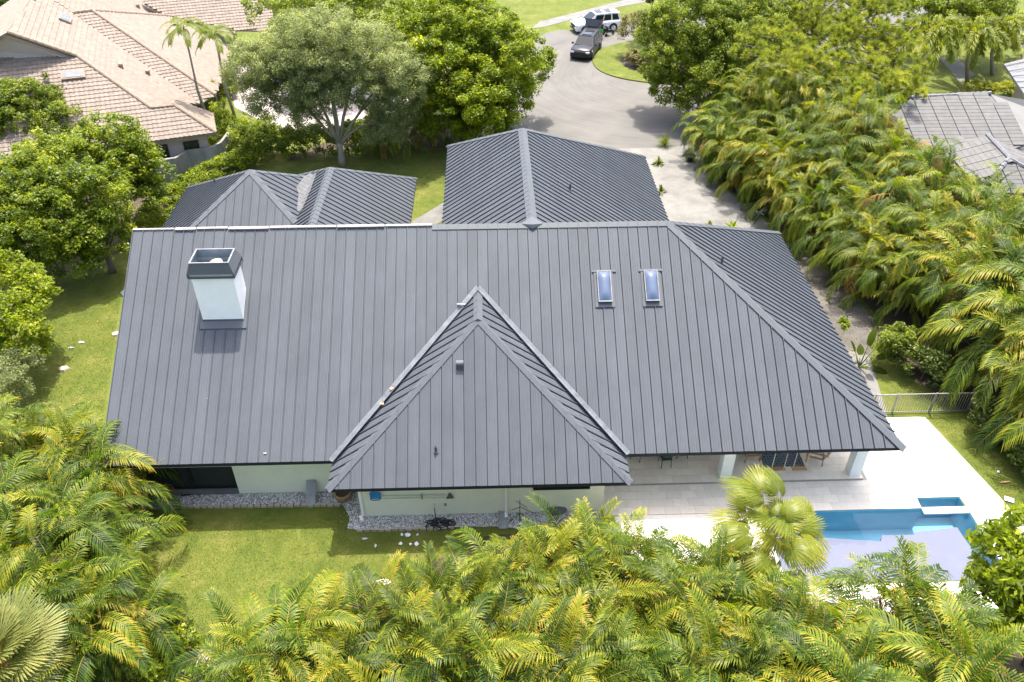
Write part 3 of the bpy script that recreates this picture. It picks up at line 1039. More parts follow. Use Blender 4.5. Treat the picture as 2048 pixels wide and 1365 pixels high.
pipe(atp(872, 905, (0, -.755, 1), (0, 20.40, 2.64)), .30, .05)
pipe(atp(1443, 528, (SL, 0, 1), (xC, 0, zE)), .38, .055)
pipe(atp(1140, 381, (SL, 0, 1), (9.98, 0, zE)), .34, .055)
pipe(atp(430, 368, (-SL, 0, 1), (PA.x - PH, 0, zE)), .3, .05)
pipe(atp(605, 395, (-SL, 0, 1), (RX - RW, 0, zE)), .3, .05)
p = atp(920, 738, (0, -.755, 1), (0, 20.40, 2.64))
vb = MB()
vb.box(p + Vector((0, .05, .10)), (.26, .22, .24))
vb.lathe([(.13, -.14), (.13, .14)], p + Vector((0, .05, .22)), 14, axis='X')
vb.build('hooded_vent', M['trim'], house, origin=HO)
# downspouts
for (x, yw, zt_) in ((-5.20, 21.28, 2.4), (.43, 21.28, 2.4)):
    d = MB()
    d.box((x, yw, zt_ / 2 + .08), (.10, .08, zt_ - .16))
    d.box((x - (.06 if x < 0 else 0), yw - .12, .09), (.12, .26, .10), rz=.3 if x < 0 else 0)
    d.build('downspout', M['white'], house, origin=HO)
# hose tap
MB().tube([(-2.37, 21.34, .66), (-2.37, 21.22, .66), (-2.37, 21.2, .6)], .02, 6).build('tap', M['alu'], house, origin=HO)
MB().box((-1.95, 21.33, .60), (.09, .05, .12)).build('outlet_box', M['flatstone'], house, origin=HO)

# ------------------------------------------------------------------ patio, deck, pool
deck = MB()
pool_poly = [(10.6, 17.65), (18.82, 17.65), (18.82, 21.05), (18.78, 21.58), (17.05, 21.58), (17.02, 21.05), (10.6, 21.05)]


def deck_piece(poly, z0=-.02, z1=.008):
    deck.prism(poly, z0, z1)


XB = 20.95
deck_piece([(4.3, 21.06), (17.0, 21.06), (17.05, 21.6), (18.8, 21.6), (18.84, 21.06), (20.52, 21.06), (19.45, 26.3), (17.2, 26.3), (15.2, 27.0), (4.3, 27.0)])
deck_piece([(18.84, 21.05), (18.84, 17.6), (21.2, 17.6), (20.52, 21.05)])
deck_piece([(4.7, 17.6), (10.58, 17.6), (10.58, 21.05), (4.7, 21.05)])
deck_piece([(6.2, 16.4), (21.4, 16.4), (21.2, 17.58), (6.2, 17.58)])
pd = tag(deck.build('pool_deck', M['grout']), kind='structure')
pat = tag(MB().prism([(4.27, 22.62), (15.22, 22.62), (15.22, 26.98), (4.27, 26.98)], .012, .10).build('patio_slab', M['grout']), kind='structure')
# tiles: running bond; the ones in the roof's shade and on the pale deck are laid one by one
TW, TH, G = .61, .405, .006


def inside(poly, x, y):
    c = False
    n = len(poly)
    for i in range(n):
        (x1, y1), (x2, y2) = poly[i][:2], poly[(i + 1) % n][:2]
        if (y1 > y) != (y2 > y) and x < (x2 - x1) * (y - y1) / (y2 - y1) + x1:
            c = not c
    return c


def tiles(x0, x1, y0, y1, z, m, parent, rest, budget, skip=None, keep=None, tw=TW, th=TH, th_z=.012):
    j = 0
    y = y0
    while y < y1 - .05:
        x = x0 - (j % 3) * tw / 3
        while x < x1 - .02:
            a, b_ = max(x, x0), min(x + tw, x1)
            c, d = y, min(y + th, y1)
            if b_ - a > .05:
                mx, my = (a + b_) / 2, (c + d) / 2
                ok = (skip is None or not any(inside(skip, q[0], q[1]) for q in ((a + .02, c + .02), (b_ - .02, d - .02), (a + .02, d - .02), (b_ - .02, c + .02)))) and \
                     (keep is None or all(inside(keep, q[0], q[1]) for q in ((a, c), (b_, d), (a, d), (b_, c))))
                if ok:
                    t = MB() if budget[0] > 0 else rest
                    jt = random.uniform(-.0015, .0015)
                    t.box((mx, my, z + th_z / 2 + jt), (b_ - a - G, d - c - G, th_z))
                    if budget[0] > 0:
                        t.build('paver', m, parent)
                        budget[0] -= 1
            x += tw
        y += th
        j += 1


bud = [140]
rest = MB()
tiles(4.27, 15.22, 22.62, 27.0, .10, M['travertine'], pat, rest, bud)
if rest.f:
    tag(rest.build('paver_field', M['travertine'], pat), kind='stuff')
bud = [160]
rest = MB()
tiles(4.3, 15.4, 21.06, 22.6, .008, M['travertine'], pd, rest, bud)
big = [(4.3, 21.06), (20.52, 21.06), (19.45, 26.3), (15.24, 26.3), (15.24, 22.6), (4.3, 22.6)]
tiles(15.4, 20.6, 21.6, 26.3, .008, M['deckwhite'], pd, rest, bud, keep=[(15.39, 21.0), (20.5, 21.0), (19.43, 26.4), (15.39, 26.4)])
bud[0] = 0
tiles(15.4, 17.0, 21.06, 21.6, .008, M['deckwhite'], pd, rest, bud)
tiles(18.86, 21.2, 17.6, 21.6, .008, M['deckwhite'], pd, rest, bud, keep=[(18.85, 17.5), (21.2, 17.5), (20.40, 21.7), (18.85, 21.7)])
tiles(4.7, 10.58, 17.6, 21.04, .008, M['deckwhite'], pd, rest, bud)
tiles(6.2, 21.2, 16.4, 17.58, .008, M['deckwhite'], pd, rest, bud)
tag(rest.build('paver_field', M['deckwhite'], pd), kind='stuff')

# pool basin below the deck (ground has a hole cut by the basin's own raised water level: the basin is set into a pit)
pool = empty('swimming_pool', (14.7, 19.4, 0), 0, 'rectangular blue swimming pool with a small stepped alcove beside the white deck', 'pool')
PO = (14.7, 19.4, 0)
bs = MB()
zfl, zw = -1.25, -.10
pp = pool_poly
n = len(pp)
v = [(x, y, .0) for x, y in pp] + [(x, y, zfl) for x, y in pp]
bs.add(v, [tuple(range(n, 2 * n))] + [(i, (i + 1) % n, n + (i + 1) % n, n + i) for i in range(n)])
bs.build('basin', M['plaster'], pool, origin=PO)
cop = MB()
for i in range(n):
    a, c = Vector(pp[i]), Vector(pp[(i + 1) % n])
    d = (c - a)
    nrm = Vector((d.y, -d.x)).normalized()
    e = d.normalized() * .0
    q = [a - e, c + e, c + e + nrm * .0, a - e]
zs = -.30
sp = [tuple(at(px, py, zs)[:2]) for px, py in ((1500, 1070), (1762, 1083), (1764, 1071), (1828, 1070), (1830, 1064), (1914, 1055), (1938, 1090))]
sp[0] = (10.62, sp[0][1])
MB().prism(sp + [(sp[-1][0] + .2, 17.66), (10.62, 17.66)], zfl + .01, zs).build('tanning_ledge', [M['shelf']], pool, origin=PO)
MB().box((17.92, 20.93, -.02), (1.82, .32, .07)).build('spill_cap', M['deckwhite'], pool, origin=PO)
w = MB()
w.add([(x, y, zw) for x, y in pp], [tuple(range(n))])
w.build('water', M['water'], pool, origin=PO)

# ------------------------------------------------------------------ patio furniture
zp = .112


def dining_chair(loc, rz, label):
    t = empty('dining_chair', loc, rz, label, 'chair', 'green metal chairs around the dining table')
    s = MB()
    s.box((0, 0, .45), (.44, .42, .03))
    s.build('seat', M['greenpaint'], t)
    for x in (-.19, .19):
        MB().tube([(x * 1.12, .22, 0), (x, .17, .44)], .016, 6).build('leg', M['greenpaint'], t)
        MB().tube([(x * 1.12, -.24, 0), (x, -.18, .44), (x * .95, -.24, .82)], .016, 6).build('leg', M['greenpaint'], t)
    b = MB()
    rows = []
    for z in (.60, .70, .80, .84):
        rows.append([Vector((x, -.22 - (z - .6) * .12 - .04 * (1 - (x / .2) ** 2), z)) for x in np.linspace(-.20, .20, 7)])
    b.grid(rows)
    ob = b.build('backrest', M['greenpaint'], t)
    md = ob.modifiers.new('thick', 'SOLIDIFY')
    md.thickness = .018
    return t


dining_chair((7.16, 23.68, zp), .08, 'green metal chair facing away from the pool at the patio dining table')
dining_chair((6.05, 24.1, zp), -.5, 'green metal chair under the eave at the left end of the patio table')
dining_chair((7.2, 25.75, zp), pi, 'green metal chair on the far side of the patio table, under the roof')
tb = empty('dining_table', (7.15, 24.7, zp), 0, 'dark green metal dining table on the patio mostly hidden by the roof eave', 'table')
MB().box((0, 0, .74), (1.9, 1.3, .04)).build('tabletop', M['greenpaint'], tb)
for x in (-.85, .85):
    for y in (-.55, .55):
        MB().tube([(x, y, 0), (x, y, .72)], .025, 8).build('leg', M['greenpaint'], tb)
bn = empty('stool', (7.95, 24.15, zp), 0, 'green metal stool at the right end of the patio dining table', 'stool')
MB().box((0, 0, .44), (.46, .4, .03)).build('seat', M['greenpaint'], bn)
for x in (-.2, .2):
    for y in (-.17, .17):
        MB().tube([(x * 1.15, y * 1.15, 0), (x, y, .43)], .016, 6).build('leg', M['greenpaint'], bn)


def armchair(loc, rz, label):
    t = empty('armchair', loc, rz, label, 'armchair', 'wooden armchairs beside the rug')
    f = MB()
    f.box((0, .32, .36), (.70, .05, .07)).box((0, -.32, .36), (.70, .05, .07))
    f.box((-.33, 0, .36), (.05, .62, .07)).box((.33, 0, .36), (.05, .62, .07))
    f.build('seat_frame', M['wood'], t)
    for x in (-.34, .34):
        MB().box((x, .30, .29), (.055, .055, .58)).build('leg', M['wood'], t)
        MB().tube([(x, -.36, 0), (x, -.32, .38), (x, -.50, .84)], .03, 6).build('leg', M['wood'], t)
        MB().box((x, -.03, .60), (.075, .74, .035)).build('armrest', M['wood'], t)
    for k in range(5):
        MB().box((-.22 + k * .11, -.43, .62), (.045, .022, .42), rot=Matrix.Rotation(-.36, 3, 'X')).build('back_slat', M['wood'], t)
    MB().box((0, -.50, .82), (.66, .035, .06)).build('top_rail', M['wood'], t)
    c = MB().box((0, .03, .46), (.60, .62, .14)).build('seat_cushion', M['cushion'], t)
    c.modifiers.new('bevel', 'BEVEL').width = .045
    c2 = MB().box((0, -.33, .70), (.60, .14, .46), rot=Matrix.Rotation(-.36, 3, 'X')).build('back_cushion', M['cushion'], t)
    c2.modifiers.new('bevel', 'BEVEL').width = .05
    return t


armchair((10.86, 24.03, zp), -1.45, 'wooden armchair with white cushions left of the dark rug')
armchair((13.55, 23.80, zp), 1.15, 'wooden armchair turned to show its slatted back, right of the dark rug')
rg = MB().box((0, 0, .005), (1.72, 2.6, .01)).build('rug', M['rug'])
rg.location = (12.16, 24.67, zp)
tag(rg, 'dark navy rug with a pale looped pattern on the patio floor', 'rug')
for x, lb in ((11.63, 'left wooden swing seat hanging on ropes from the patio beam'), (12.52, 'right wooden swing seat hanging on ropes from the patio beam')):
    t = empty('rope_swing', (x, 22.85, zp), 0, lb, 'swing', 'swings hanging on the patio')
    MB().box((0, 0, .44), (.62, .2, .04)).build('seat', M['wood'], t)
    for sx in (-.25, .25):
        MB().tube([(sx, 0, .40), (sx, .02, 1.4), (sx, .03, 2.44)], .016, 6).build('rope', M['rope'], t)

# ------------------------------------------------------------------ things against the rear wall
t = empty('pool_net', (-4.6, 21.3, 1.2), 0, 'blue pool leaf net on a long pole hung along the cream wall', 'pool net')
b = MB()
b.tube([(-.20, -.06, -.10), (-.20, -.06, .26), (-.12, -.06, .32), (.14, -.06, .30), (.20, -.06, .22), (.20, -.06, -.06), (.12, -.06, -.14), (-.12, -.06, -.16), (-.20, -.06, -.10)], .022, 6)
b.build('net_frame', M['blue'], t)
nb_ = MB()
nb_.add([(-.19, -.05, -.1), (.19, -.05, -.08), (.19, -.05, .26), (-.19, -.05, .28), (0, -.002, .08)], [(0, 1, 4), (1, 2, 4), (2, 3, 4), (3, 0, 4)])
nb_.build('net_bag', M['blue'], t)
MB().tube([(.2, -.05, .08), (2.65, -.05, .06)], .02, 8).build('pole', M['alu'], t)
t = empty('telescopic_pole', (-3.2, 21.3, 1.1), 0, 'thin grey pole hung on the cream wall just below the pool net pole', 'pole')
MB().tube([(-1.1, -.05, .02), (1.25, -.05, .0)], .015, 8).build('shaft', M['alu'], t)
MB().box((.38, -.03, .06), (.03, .08, .26)).build('wall_hook', M['darkframe'], t)
t = empty('pool_brush', (-1.75, 21.3, 1.0), 0, 'small fan shaped grey brush head hung on the cream wall', 'brush')
MB().add([(-.02, -.04, .3), (.02, -.04, .3), (.16, -.04, .02), (-.14, -.04, .0), (-.02, 0, .3), (.02, 0, .3), (.16, 0, .02), (-.14, 0, .0)],
         [(0, 1, 2, 3), (7, 6, 5, 4), (0, 4, 5, 1), (1, 5, 6, 2), (2, 6, 7, 3), (3, 7, 4, 0)]).build('brush_head', M['galv_old'], t)
hs = MB()
pts = [(-2.37, 21.18, .58), (-2.36, 21.12, .4), (-2.33, 21.05, .15), (-2.3, 20.95, .05)]
for k in range(150):
    a = k * .32
    r = .26 + .13 * sin(k * .71) + .05 * sin(k * 1.9)
    pts.append((-2.15 + r * 1.35 * cos(a) + .12 * sin(k * .13), 20.80 + r * .72 * sin(a), .05 + .0006 * k + .02 * sin(k)))
hs.tube(pts, .017, 6)
tag(hs.build('garden_hose', M['black'], smooth=True), 'black garden hose coiled on the white stones below the wall tap', 'hose')
t = empty('antenna_stand', (.95, 20.85, 0), 0, 'black metal tripod stand leaning by the downspout on the cream wall', 'stand')
b = MB()
b.tube([(0, 0, .2), (0, .05, 1.25)], .016, 6)
b.tube([(-.3, -.05, .80), (.02, .0, .92), (.5, -.1, .66)], .013, 6)
b.tube([(0, 0, .55), (-.35, .1, 0)], .013, 6).tube([(0, 0, .55), (.4, .1, 0)], .013, 6).tube([(0, 0, .55), (0, -.4, 0)], .013, 6)
b.tube([(-.16, .03, 1.22), (.0, .05, 1.05), (.28, .02, .84)], .012, 6)
b.build('frame', M['darkframe'], t)
pt_ = at(686, 990, .25)
po = empty('plant_pot', (pt_.x, pt_.y, 0), 0, 'round ochre clay pot of dry soil at the corner of the wing', 'pot')
MB().lathe([(.20, 0), (.30, .12), (.335, .30), (.34, .44), (.30, .45), (.28, .38), (.27, .34)], (0, 0, 0), 22).build('pot_body', M['terracotta'], po, smooth=True)
MB().lathe([(.0, .335), (.275, .345)], (0, 0, 0), 18).build('soil', M['soil'], po)
for (px, py, rz, s_, lb) in ((629, 977, .05, (.38, .95, .06), 'wide grey plank leaning on the white wall'), (616, 1001, -.45, (.17, .52, .05), 'short grey plank lying left on the gravel'),
                             (630, 1001, -.35, (.17, .55, .05), 'short grey plank lying right on the gravel')):
    p = at(px, py, .06)
    bb = MB()
    if s_[0] > .3:
        bb.box((0, 0, .36), s_, rot=Matrix.Rotation(.75, 3, 'X'))
        p.y = 22.3
    else:
        bb.box((0, 0, 0), s_, rz=rz)
    o = bb.build('plank', M['flatstone'])
    o.location = (p.x, p.y, p.z)
    tag(o, lb, 'plank', 'grey planks by the white wall')
p = at(1006, 1040, .05)
o = MB().add([(-.2, -.45, 0), (.2, -.45, 0), (.16, .45, .03), (-.16, .45, .03), (-.2, -.45, .08), (.2, -.45, .08), (.16, .45, .14), (-.16, .45, .14), (-.12, -.45, .04), (.12, -.45, .04), (.1, .4, .08), (-.1, .4, .08)],
             [(3, 2, 1, 0), (0, 4, 7, 3), (1, 2, 6, 5), (2, 3, 7, 6), (4, 8, 11, 7), (5, 6, 10, 9), (8, 9, 10, 11), (7, 11, 10, 6), (0, 1, 9, 8)]).build('splash_block', M['flatstone'])
o.location = (p.x, p.y, .03)
tag(o, 'grey concrete splash trough under the middle downspout', 'splash block')
o = MB().tube([(0, 0, .05), (.6, .1, .05), (1.1, .12, .06)], .035, 8).box((1.15, .13, .08), (.14, .16, .14)).build('black_pipe', M['black'])
p = at(362, 994, 0)
o.location = (p.x, p.y, .02)
tag(o, 'black pipe with a square end lying on the gravel below the dark screens', 'pipe')
p = at(1112, 1016, .2)
o = MB().lathe([(.0, .0), (.30, .02), (.36, .15), (.28, .32), (.1, .38), (0, .38)], (0, 0, 0), 9).build('tarp_bundle', M['galv_old'])
o.location, o.scale = (p.x, p.y, 0), (1.3, .8, .8)
tag(o, 'pale crumpled bundle against the wall behind the palms', 'bundle')


# gravel beds along the walls, with pebbles
def pebble_field(name, poly, n_, s0, s1, m, zmax=.03):
    ico = [(0, 0, 1), (.9, 0, .1), (.28, .86, .0), (-.73, .53, .1), (-.73, -.53, 0), (.28, -.86, .1)]
    fc = [(0, 1, 2), (0, 2, 3), (0, 3, 4), (0, 4, 5), (0, 5, 1)]
    xs, ys = [p[0] for p in poly], [p[1] for p in poly]
    V, Fq = [], []
    k = 0
    while k < n_:
        x, y = random.uniform(min(xs), max(xs)), random.uniform(min(ys), max(ys))
        if not inside(poly, x, y):
            continue
        s_ = random.uniform(s0, s1)
        a = random.uniform(0, 6.28)
        b0 = len(V)
        for q in ico:
            V.append((x + s_ * (q[0] * cos(a) - q[1] * sin(a)) * random.uniform(.7, 1.2), y + s_ * (q[0] * sin(a) + q[1] * cos(a)) * random.uniform(.7, 1.1),
                      .01 + q[2] * s_ * .6 + random.uniform(0, zmax)))
        Fq += [tuple(i + b0 for i in f_) for f_ in fc]
        k += 1
    v = np.array(V)
    f = np.array(Fq)
    tint = np.repeat(rng.random(n_), 5)
    me = np_mesh(name, v, f, [m], tint)
    o = mesh_obj(name, me)
    return tag(o, kind='stuff')


M['pebbles'] = leafmat('white_pebbles', [(0, (.24, .22, .20)), (.35, (.50, .48, .44)), (1, (.80, .78, .73))], 0.0, .8, 0)
bedA = P2((310, 1006), (310, 980), (480, 984), (712, 978), (720, 1003), (690, 1006), (500, 1009))
bedA = [(-15.5, 22.12), (-15.5, 22.68), (-5.30, 22.68), (-5.30, 21.3), (-5.75, 21.3), (-6.1, 21.95), (-9, 22.1), (-12, 22.05)]
bedB = [(-5.75, 20.75), (-5.75, 21.35), (4.2, 21.33), (4.2, 20.5), (1.5, 20.4), (0.2, 20.66), (-2.2, 20.70), (-4.0, 20.60), (-5.3, 20.66)]
sheet('gravel_bed', bedA, .009, M['stone_bed'])
sheet('gravel_bed_wing', bedB, .010, M['stone_bed'])
pebble_field('white_pebbles', bedA, 5200, .016, .034, M['pebbles'])
pebble_field('white_pebbles_wing', bedB, 7000, .016, .036, M['pebbles'])
# edging stones
ed = empty('garden_edging', (-9, 21.5, 0), 0, 'row of low scalloped edging stones between the gravel strip and the lawn', 'edging')
for (xa, ya, xb, yb) in ((-15.2, 22.06, -6.2, 21.92), (-5.4, 20.60, -1.6, 20.62)):
    nseg = int(abs(xb - xa) / .26)
    for i in range(nseg):
        t_ = (i + .5) / nseg
        x, y = xa + (xb - xa) * t_, ya + (yb - ya) * t_ + random.uniform(-.02, .02)
        MB().prism([(x - 9 - x + 9 - .115, -.05), (.115, -.05), (.09, .05), (-.09, .05)], 0, .09 + random.uniform(0, .03)).build('edging_stone', M['tan_stone'], ed, loc=(x + 9, y - 21.5, 0))

# litter on the lawns
lit = [((729, 1078), (.28, .10), 'long crumpled white rag on the shaded lawn, left of the others'), ((751, 1093), (.09, .2), 'small white scrap standing out alone near the shade edge'),
       ((801, 1088), (.17, .16), 'white scrap left of a close pair on the shaded lawn'), ((821, 1089), (.13, .14), 'white scrap in the middle of three on the shaded lawn'),
       ((833, 1088), (.2, .2), 'white scrap right of a close pair on the shaded lawn'), ((816, 1070), (.30, .22), 'largest white crumpled rag beside the stone edging'),
       ((804, 1070), (.14, .13), 'white scrap left of the largest rag by the stone edging'), ((835, 1070), (.12, .10), 'white scrap right of the largest rag by the stone edging'),
       ((163, 685), (.3, .16), 'white paper scrap on the shaded left lawn'), ((142, 696), (.35, .10), 'thin grey scrap on the shaded left lawn'),
       ((1997, 944), (.13, .15), 'small white card on the grass beside the right hedge'), ((764, 1165), (.6, .3), 'white plastic sheet poking out of the front palms')]
for (px, py), (sx, sy), lb in lit:
    p = at(px, py, .04)
    b = MB()
    k = 9
    ring_ = [Vector((sx / 2 * cos(2 * pi * i / k) * random.uniform(.6, 1.15), sy / 2 * sin(2 * pi * i / k) * random.uniform(.6, 1.15), random.uniform(0, .03))) for i in range(k)]
    mid = [r_ * .5 + Vector((0, 0, random.uniform(.03, .09))) for r_ in ring_]
    b.grid([ring_, mid], closed=True)
    b.add(mid + [Vector((0, 0, .05))], [(i, (i + 1) % k, k) for i in range(k)])
    o = b.build('rag', M['litter'])
    o.location = (p.x, p.y, .03)
    tag(o, lb, 'litter', 'white scraps on the lawns')
p = at(2018, 1000, .03)
o = MB().box((0, 0, 0), (.34, .24, .02), rz=-.5).build('white_board', M['litter'])
o.location = (p.x, p.y, .05)
tag(o, 'white square board lying on the grass near the right hedge', 'board')
p = at(2010, 965, .03)
o = MB().box((0, 0, 0), (.42, .06, .04), rz=.08).build('stick', M['wood'])
o.location = (p.x, p.y, .04)
tag(o, 'pale wooden stick lying on the grass near the right hedge', 'stick')
for (px, py, s_, lb) in ((127, 738, .42, 'flat pinkish stone on the left lawn at the shade edge'), (66, 718, .40, 'flat stone half under the shrub on the left lawn'), (232, 668, .40, 'flat stone beside the roof edge on the left lawn')):
    p = at(px, py, .05)
    b = MB()
    k = 8
    r0 = [Vector((s_ / 1.6 * cos(2 * pi * i / k) * random.uniform(.8, 1.1), s_ * .55 * sin(2 * pi * i / k) * random.uniform(.8, 1.1), 0)) for i in range(k)]
    r1 = [q * .82 + Vector((0, 0, .10)) for q in r0]
    b.grid([r0, r1], closed=True)
    b.add(r1, [tuple(range(k))])
    o = b.build('flat_rock', M['tan_stone'])
    o.location = (p.x, p.y, 0)
    o.rotation_euler = (0, 0, .5)
    tag(o, lb, 'stone')

# ------------------------------------------------------------------ metal fence with gate at the right side
fe = empty('metal_fence', (19.2, 26.57, 0), 0, 'low grey metal picket fence crossing the grass between house and hedge', 'fence')
fx0, fx1, fh = 17.05, 21.6, 1.15
for z in (.10, fh):
    MB().box(((fx0 + fx1) / 2 - 19.2, 0, z), (fx1 - fx0, .04, .045)).build('rail', M['fence_metal'], fe)
for x in (17.05, 18.05, 19.75, 21.5):
    MB().box((x - 19.2, -.003, fh / 2 + .02), (.06, .06, fh + .06)).build('post', M['fence_metal'], fe)
me_pk = None
x = fx0 + .11
while x < fx1 - .05:
    if me_pk is None:
        o = MB().box((0, 0, fh / 2 + .05), (.02, .02, fh - .15)).build('picket', M['fence_metal'], fe)
        me_pk = o.data
    else:
        o = mesh_obj('picket', me_pk, fe)
    o.location = (x - 19.2, 0, 0)
    x += .115

# ------------------------------------------------------------------ neighbour's clay tile house, top left
def tile_field(mb, poly, e_u, e_v, col_w=.30, course=.36, amp=.045, lift=.035, flat=False):
    """wavy overlapping courses cut to a 3-D polygon; e_u runs along the eave, e_v up the slope (unit 3-D)"""
    e_u, e_v = Vector(e_u).normalized(), Vector(e_v).normalized()
    n_ = e_u.cross(e_v).normalized()
    if n_.z < 0:
        n_ = -n_
    o_ = Vector(poly[0])
    p2 = [((Vector(p) - o_).dot(e_u), (Vector(p) - o_).dot(e_v)) for p in poly]
    us, vs = [p[0] for p in p2], [p[1] for p in p2]
    sub = 1 if flat else 4
    cu = col_w / sub
    j0 = math.floor(min(vs) / course)
    for j in range(j0, math.ceil(max(vs) / course)):
        va, vb_ = j * course, (j + 1) * course
        vm = (va + vb_) / 2
        # interval of u inside at the middle of the course (polygons are convex)
        xs = []
        for i in range(len(p2)):
            (x1, y1), (x2, y2) = p2[i], p2[(i + 1) % len(p2)]
            if (y1 > vm) != (y2 > vm):
                xs.append((x2 - x1) * (vm - y1) / (y2 - y1) + x1)
        if len(xs) < 2:
            continue
        ua, ub = min(xs), max(xs)
        nn = max(1, int((ub - ua) / cu))
        rows = [[], [], []]
        for k in range(nn + 1):
            u = ua + (ub - ua) * k / nn
            ph = (u / col_w) * 2 * pi
            h = 0 if flat else amp * (.5 + .5 * sin(ph)) ** .8
            base = o_ + e_u * u
            rows[0].append(base + e_v * va + n_ * .0)
            rows[1].append(base + e_v * va + n_ * (h + lift))
            rows[2].append(base + e_v * (vb_ + .01) + n_ * (h * .9))
        mb.grid(rows)


def ridge_tiles(parent, p, q, m, r=.13, L=.42, origin=(0, 0, 0), name='ridge_tile'):
    p, q = Vector(p), Vector(q)
    d = q - p
    n_ = max(1, int(d.length / L))
    for i in range(n_):
        a, c = p.lerp(q, i / n_), p.lerp(q, (i + 1.06) / n_)
        MB().tube([a + Vector((0, 0, .02)), c + Vector((0, 0, .05))], [r * .88, r * 1.05], 7).build(name, m, parent, origin=origin, smooth=False)


E1, E2 = Vector((.951, .309, 0)), Vector((-.309, .951, 0))
C0 = Vector((-18.31, 52.54, 2.8))
kN = .5
nN = Vector((0, 0, 1)) - E2 * kN
AN = lambda px, py: atp(px, py, nN, C0)
H0, H1 = AN(303, 217), AN(155, 113)
kM = (H1.z - H0.z) / max(.1, (H0 - H1).dot(E1))
nM = Vector((0, 0, 1)) + E1 * kM
AM = lambda px, py: atp(px, py, nM, H0)
g1, vb0 = AM(145, 27), AM(400, 207)
g2 = at(185, 22, g1.z)
nW = (vb0 - g1).cross(g2 - g1)
nW = nW if nW.z > 0 else -nW
AW = lambda px, py: atp(px, py, nW, g1)
w3 = AW(430, 190)
nE_ = Vector((0, 0, 1)) + E1 * ((g2.z - w3.z) / (w3 - g2).dot(E1))
AE = lambda px, py: atp(px, py, nE_, g2)
NO = Vector((-30, 64, 0))
nh = empty('tile_roof_house', NO, 0, 'neighbouring house with a pale pink clay tile roof behind the trees', 'house')


def up_of(nv):
    nv = Vector(nv).normalized()
    return (Vector((0, 0, 1)) - nv * nv.z).normalized()


tf = MB()
base = MB()
small_r, small_l = AN(350, 212), H0
cor = Vector((C0.x, C0.y, C0.z))
kS = (small_r.z - 2.8) / max(.1, (cor - small_r).dot(E1))
far_eave = AN(-160, 330)
pN = [cor, small_r, H0, H1, AN(-160, 118), cor - E1 * 24]
pS = [cor, cor + E2 * 3.6, small_r + E2 * 1.2, small_r]
pM = [AM(350, 211), AM(400, 207), AM(145, 27), AM(98, -4), AM(58, 4), AM(14, 65), H1, H0]
pW = [AW(400, 207), AW(430, 190), g2, g1]
pE = [AW(430, 190), AE(460, 110), AE(470, 46), AE(340, 33), g2]
zt = AE(340, 33)
nT = Vector((0, 0, 1)) - E2 * .5
AT = lambda px, py: atp(px, py, nT, zt)
pT = [AT(338, 34), AT(470, 60), AT(570, 62), AT(560, -20), AT(280, -20), AT(288, 7)]
pM2 = [AM(98, -4), AM(145, 27), AM(345, 34), AM(292, -30)]
for pl, nv, eu in ((pN, nN, E1), (pM, nM, E2), (pM2, nM, E2), (pW, nW, None), (pE, nE_, E2), (pT, nT, E1)):
    ev = up_of(nv)
    eu = eu if eu is not None else ev.cross(Vector(nv)).normalized()
    eu = (eu - Vector(nv).normalized() * eu.dot(Vector(nv).normalized())).normalized()
    ev = (ev - eu * ev.dot(eu)).normalized()
    tile_field(tf, pl, eu, ev)
    base.slab([Vector(p) - Vector((0, 0, .03)) for p in pl], .12)
nS = (cor - small_r).cross(E2)
nS = nS if nS.z > 0 else -nS
base.slab([p - Vector((0, 0, .03)) for p in pS], .12)
tile_field(tf, pS, E2, up_of(nS))
# the far left slope and the rest behind
pL = [AM(14, 65), AM(58, 4), AM(98, -4) + Vector((-3, 4, 0)), AM(14, 65) + Vector((-9, 2, -3.2)), AM(14, 65) + Vector((-6, -2, -2.6))]
base.slab(pL, .12)
nrf = base.build('roof', M['tile_pink'], nh, origin=NO)
tag(tf.build('roof_tile_field', M['tile_pink'], nrf, origin=NO), kind='stuff')
for a, c in ((cor, small_r), (small_r, H0), (H0, H1), (g1, g2), (w3, g2), (AM(14, 65), H1), (g2, AE(340, 33))):
    ridge_tiles(nrf, a, c, M['tile_ridge'], origin=NO)
wb = MB()
wc = cor - E1 * .7 + E2 * .7
q = [wc, wc - E1 * 23, wc - E1 * 23 + E2 * 20, wc - E1 * 3 + E2 * 20, wc + E2 * 3 - E1 * 1]
wb.prism([p[:2] for p in q], 0, 2.75)
wb.build('wall', M['neigh_wall'], nh, origin=NO)
gp = [AM(14, 65) - Vector((0, 0, .2)), H1 - Vector((0, 0, .2)), H1 - Vector((0, 0, 1.0)), AN(-40, 118) - Vector((0, 0, .1)), AN(-40, 118) + Vector((0, 0, 1.6))]
gb = MB()
gb.add(gp + [p + E2 * .3 for p in gp], [(0, 1, 2, 3, 4), (9, 8, 7, 6, 5)] + [(i, (i + 1) % 5, 5 + (i + 1) % 5, 5 + i) for i in range(5)])
gb.build('gable_wall', M['neigh_wall'], nh, origin=NO)
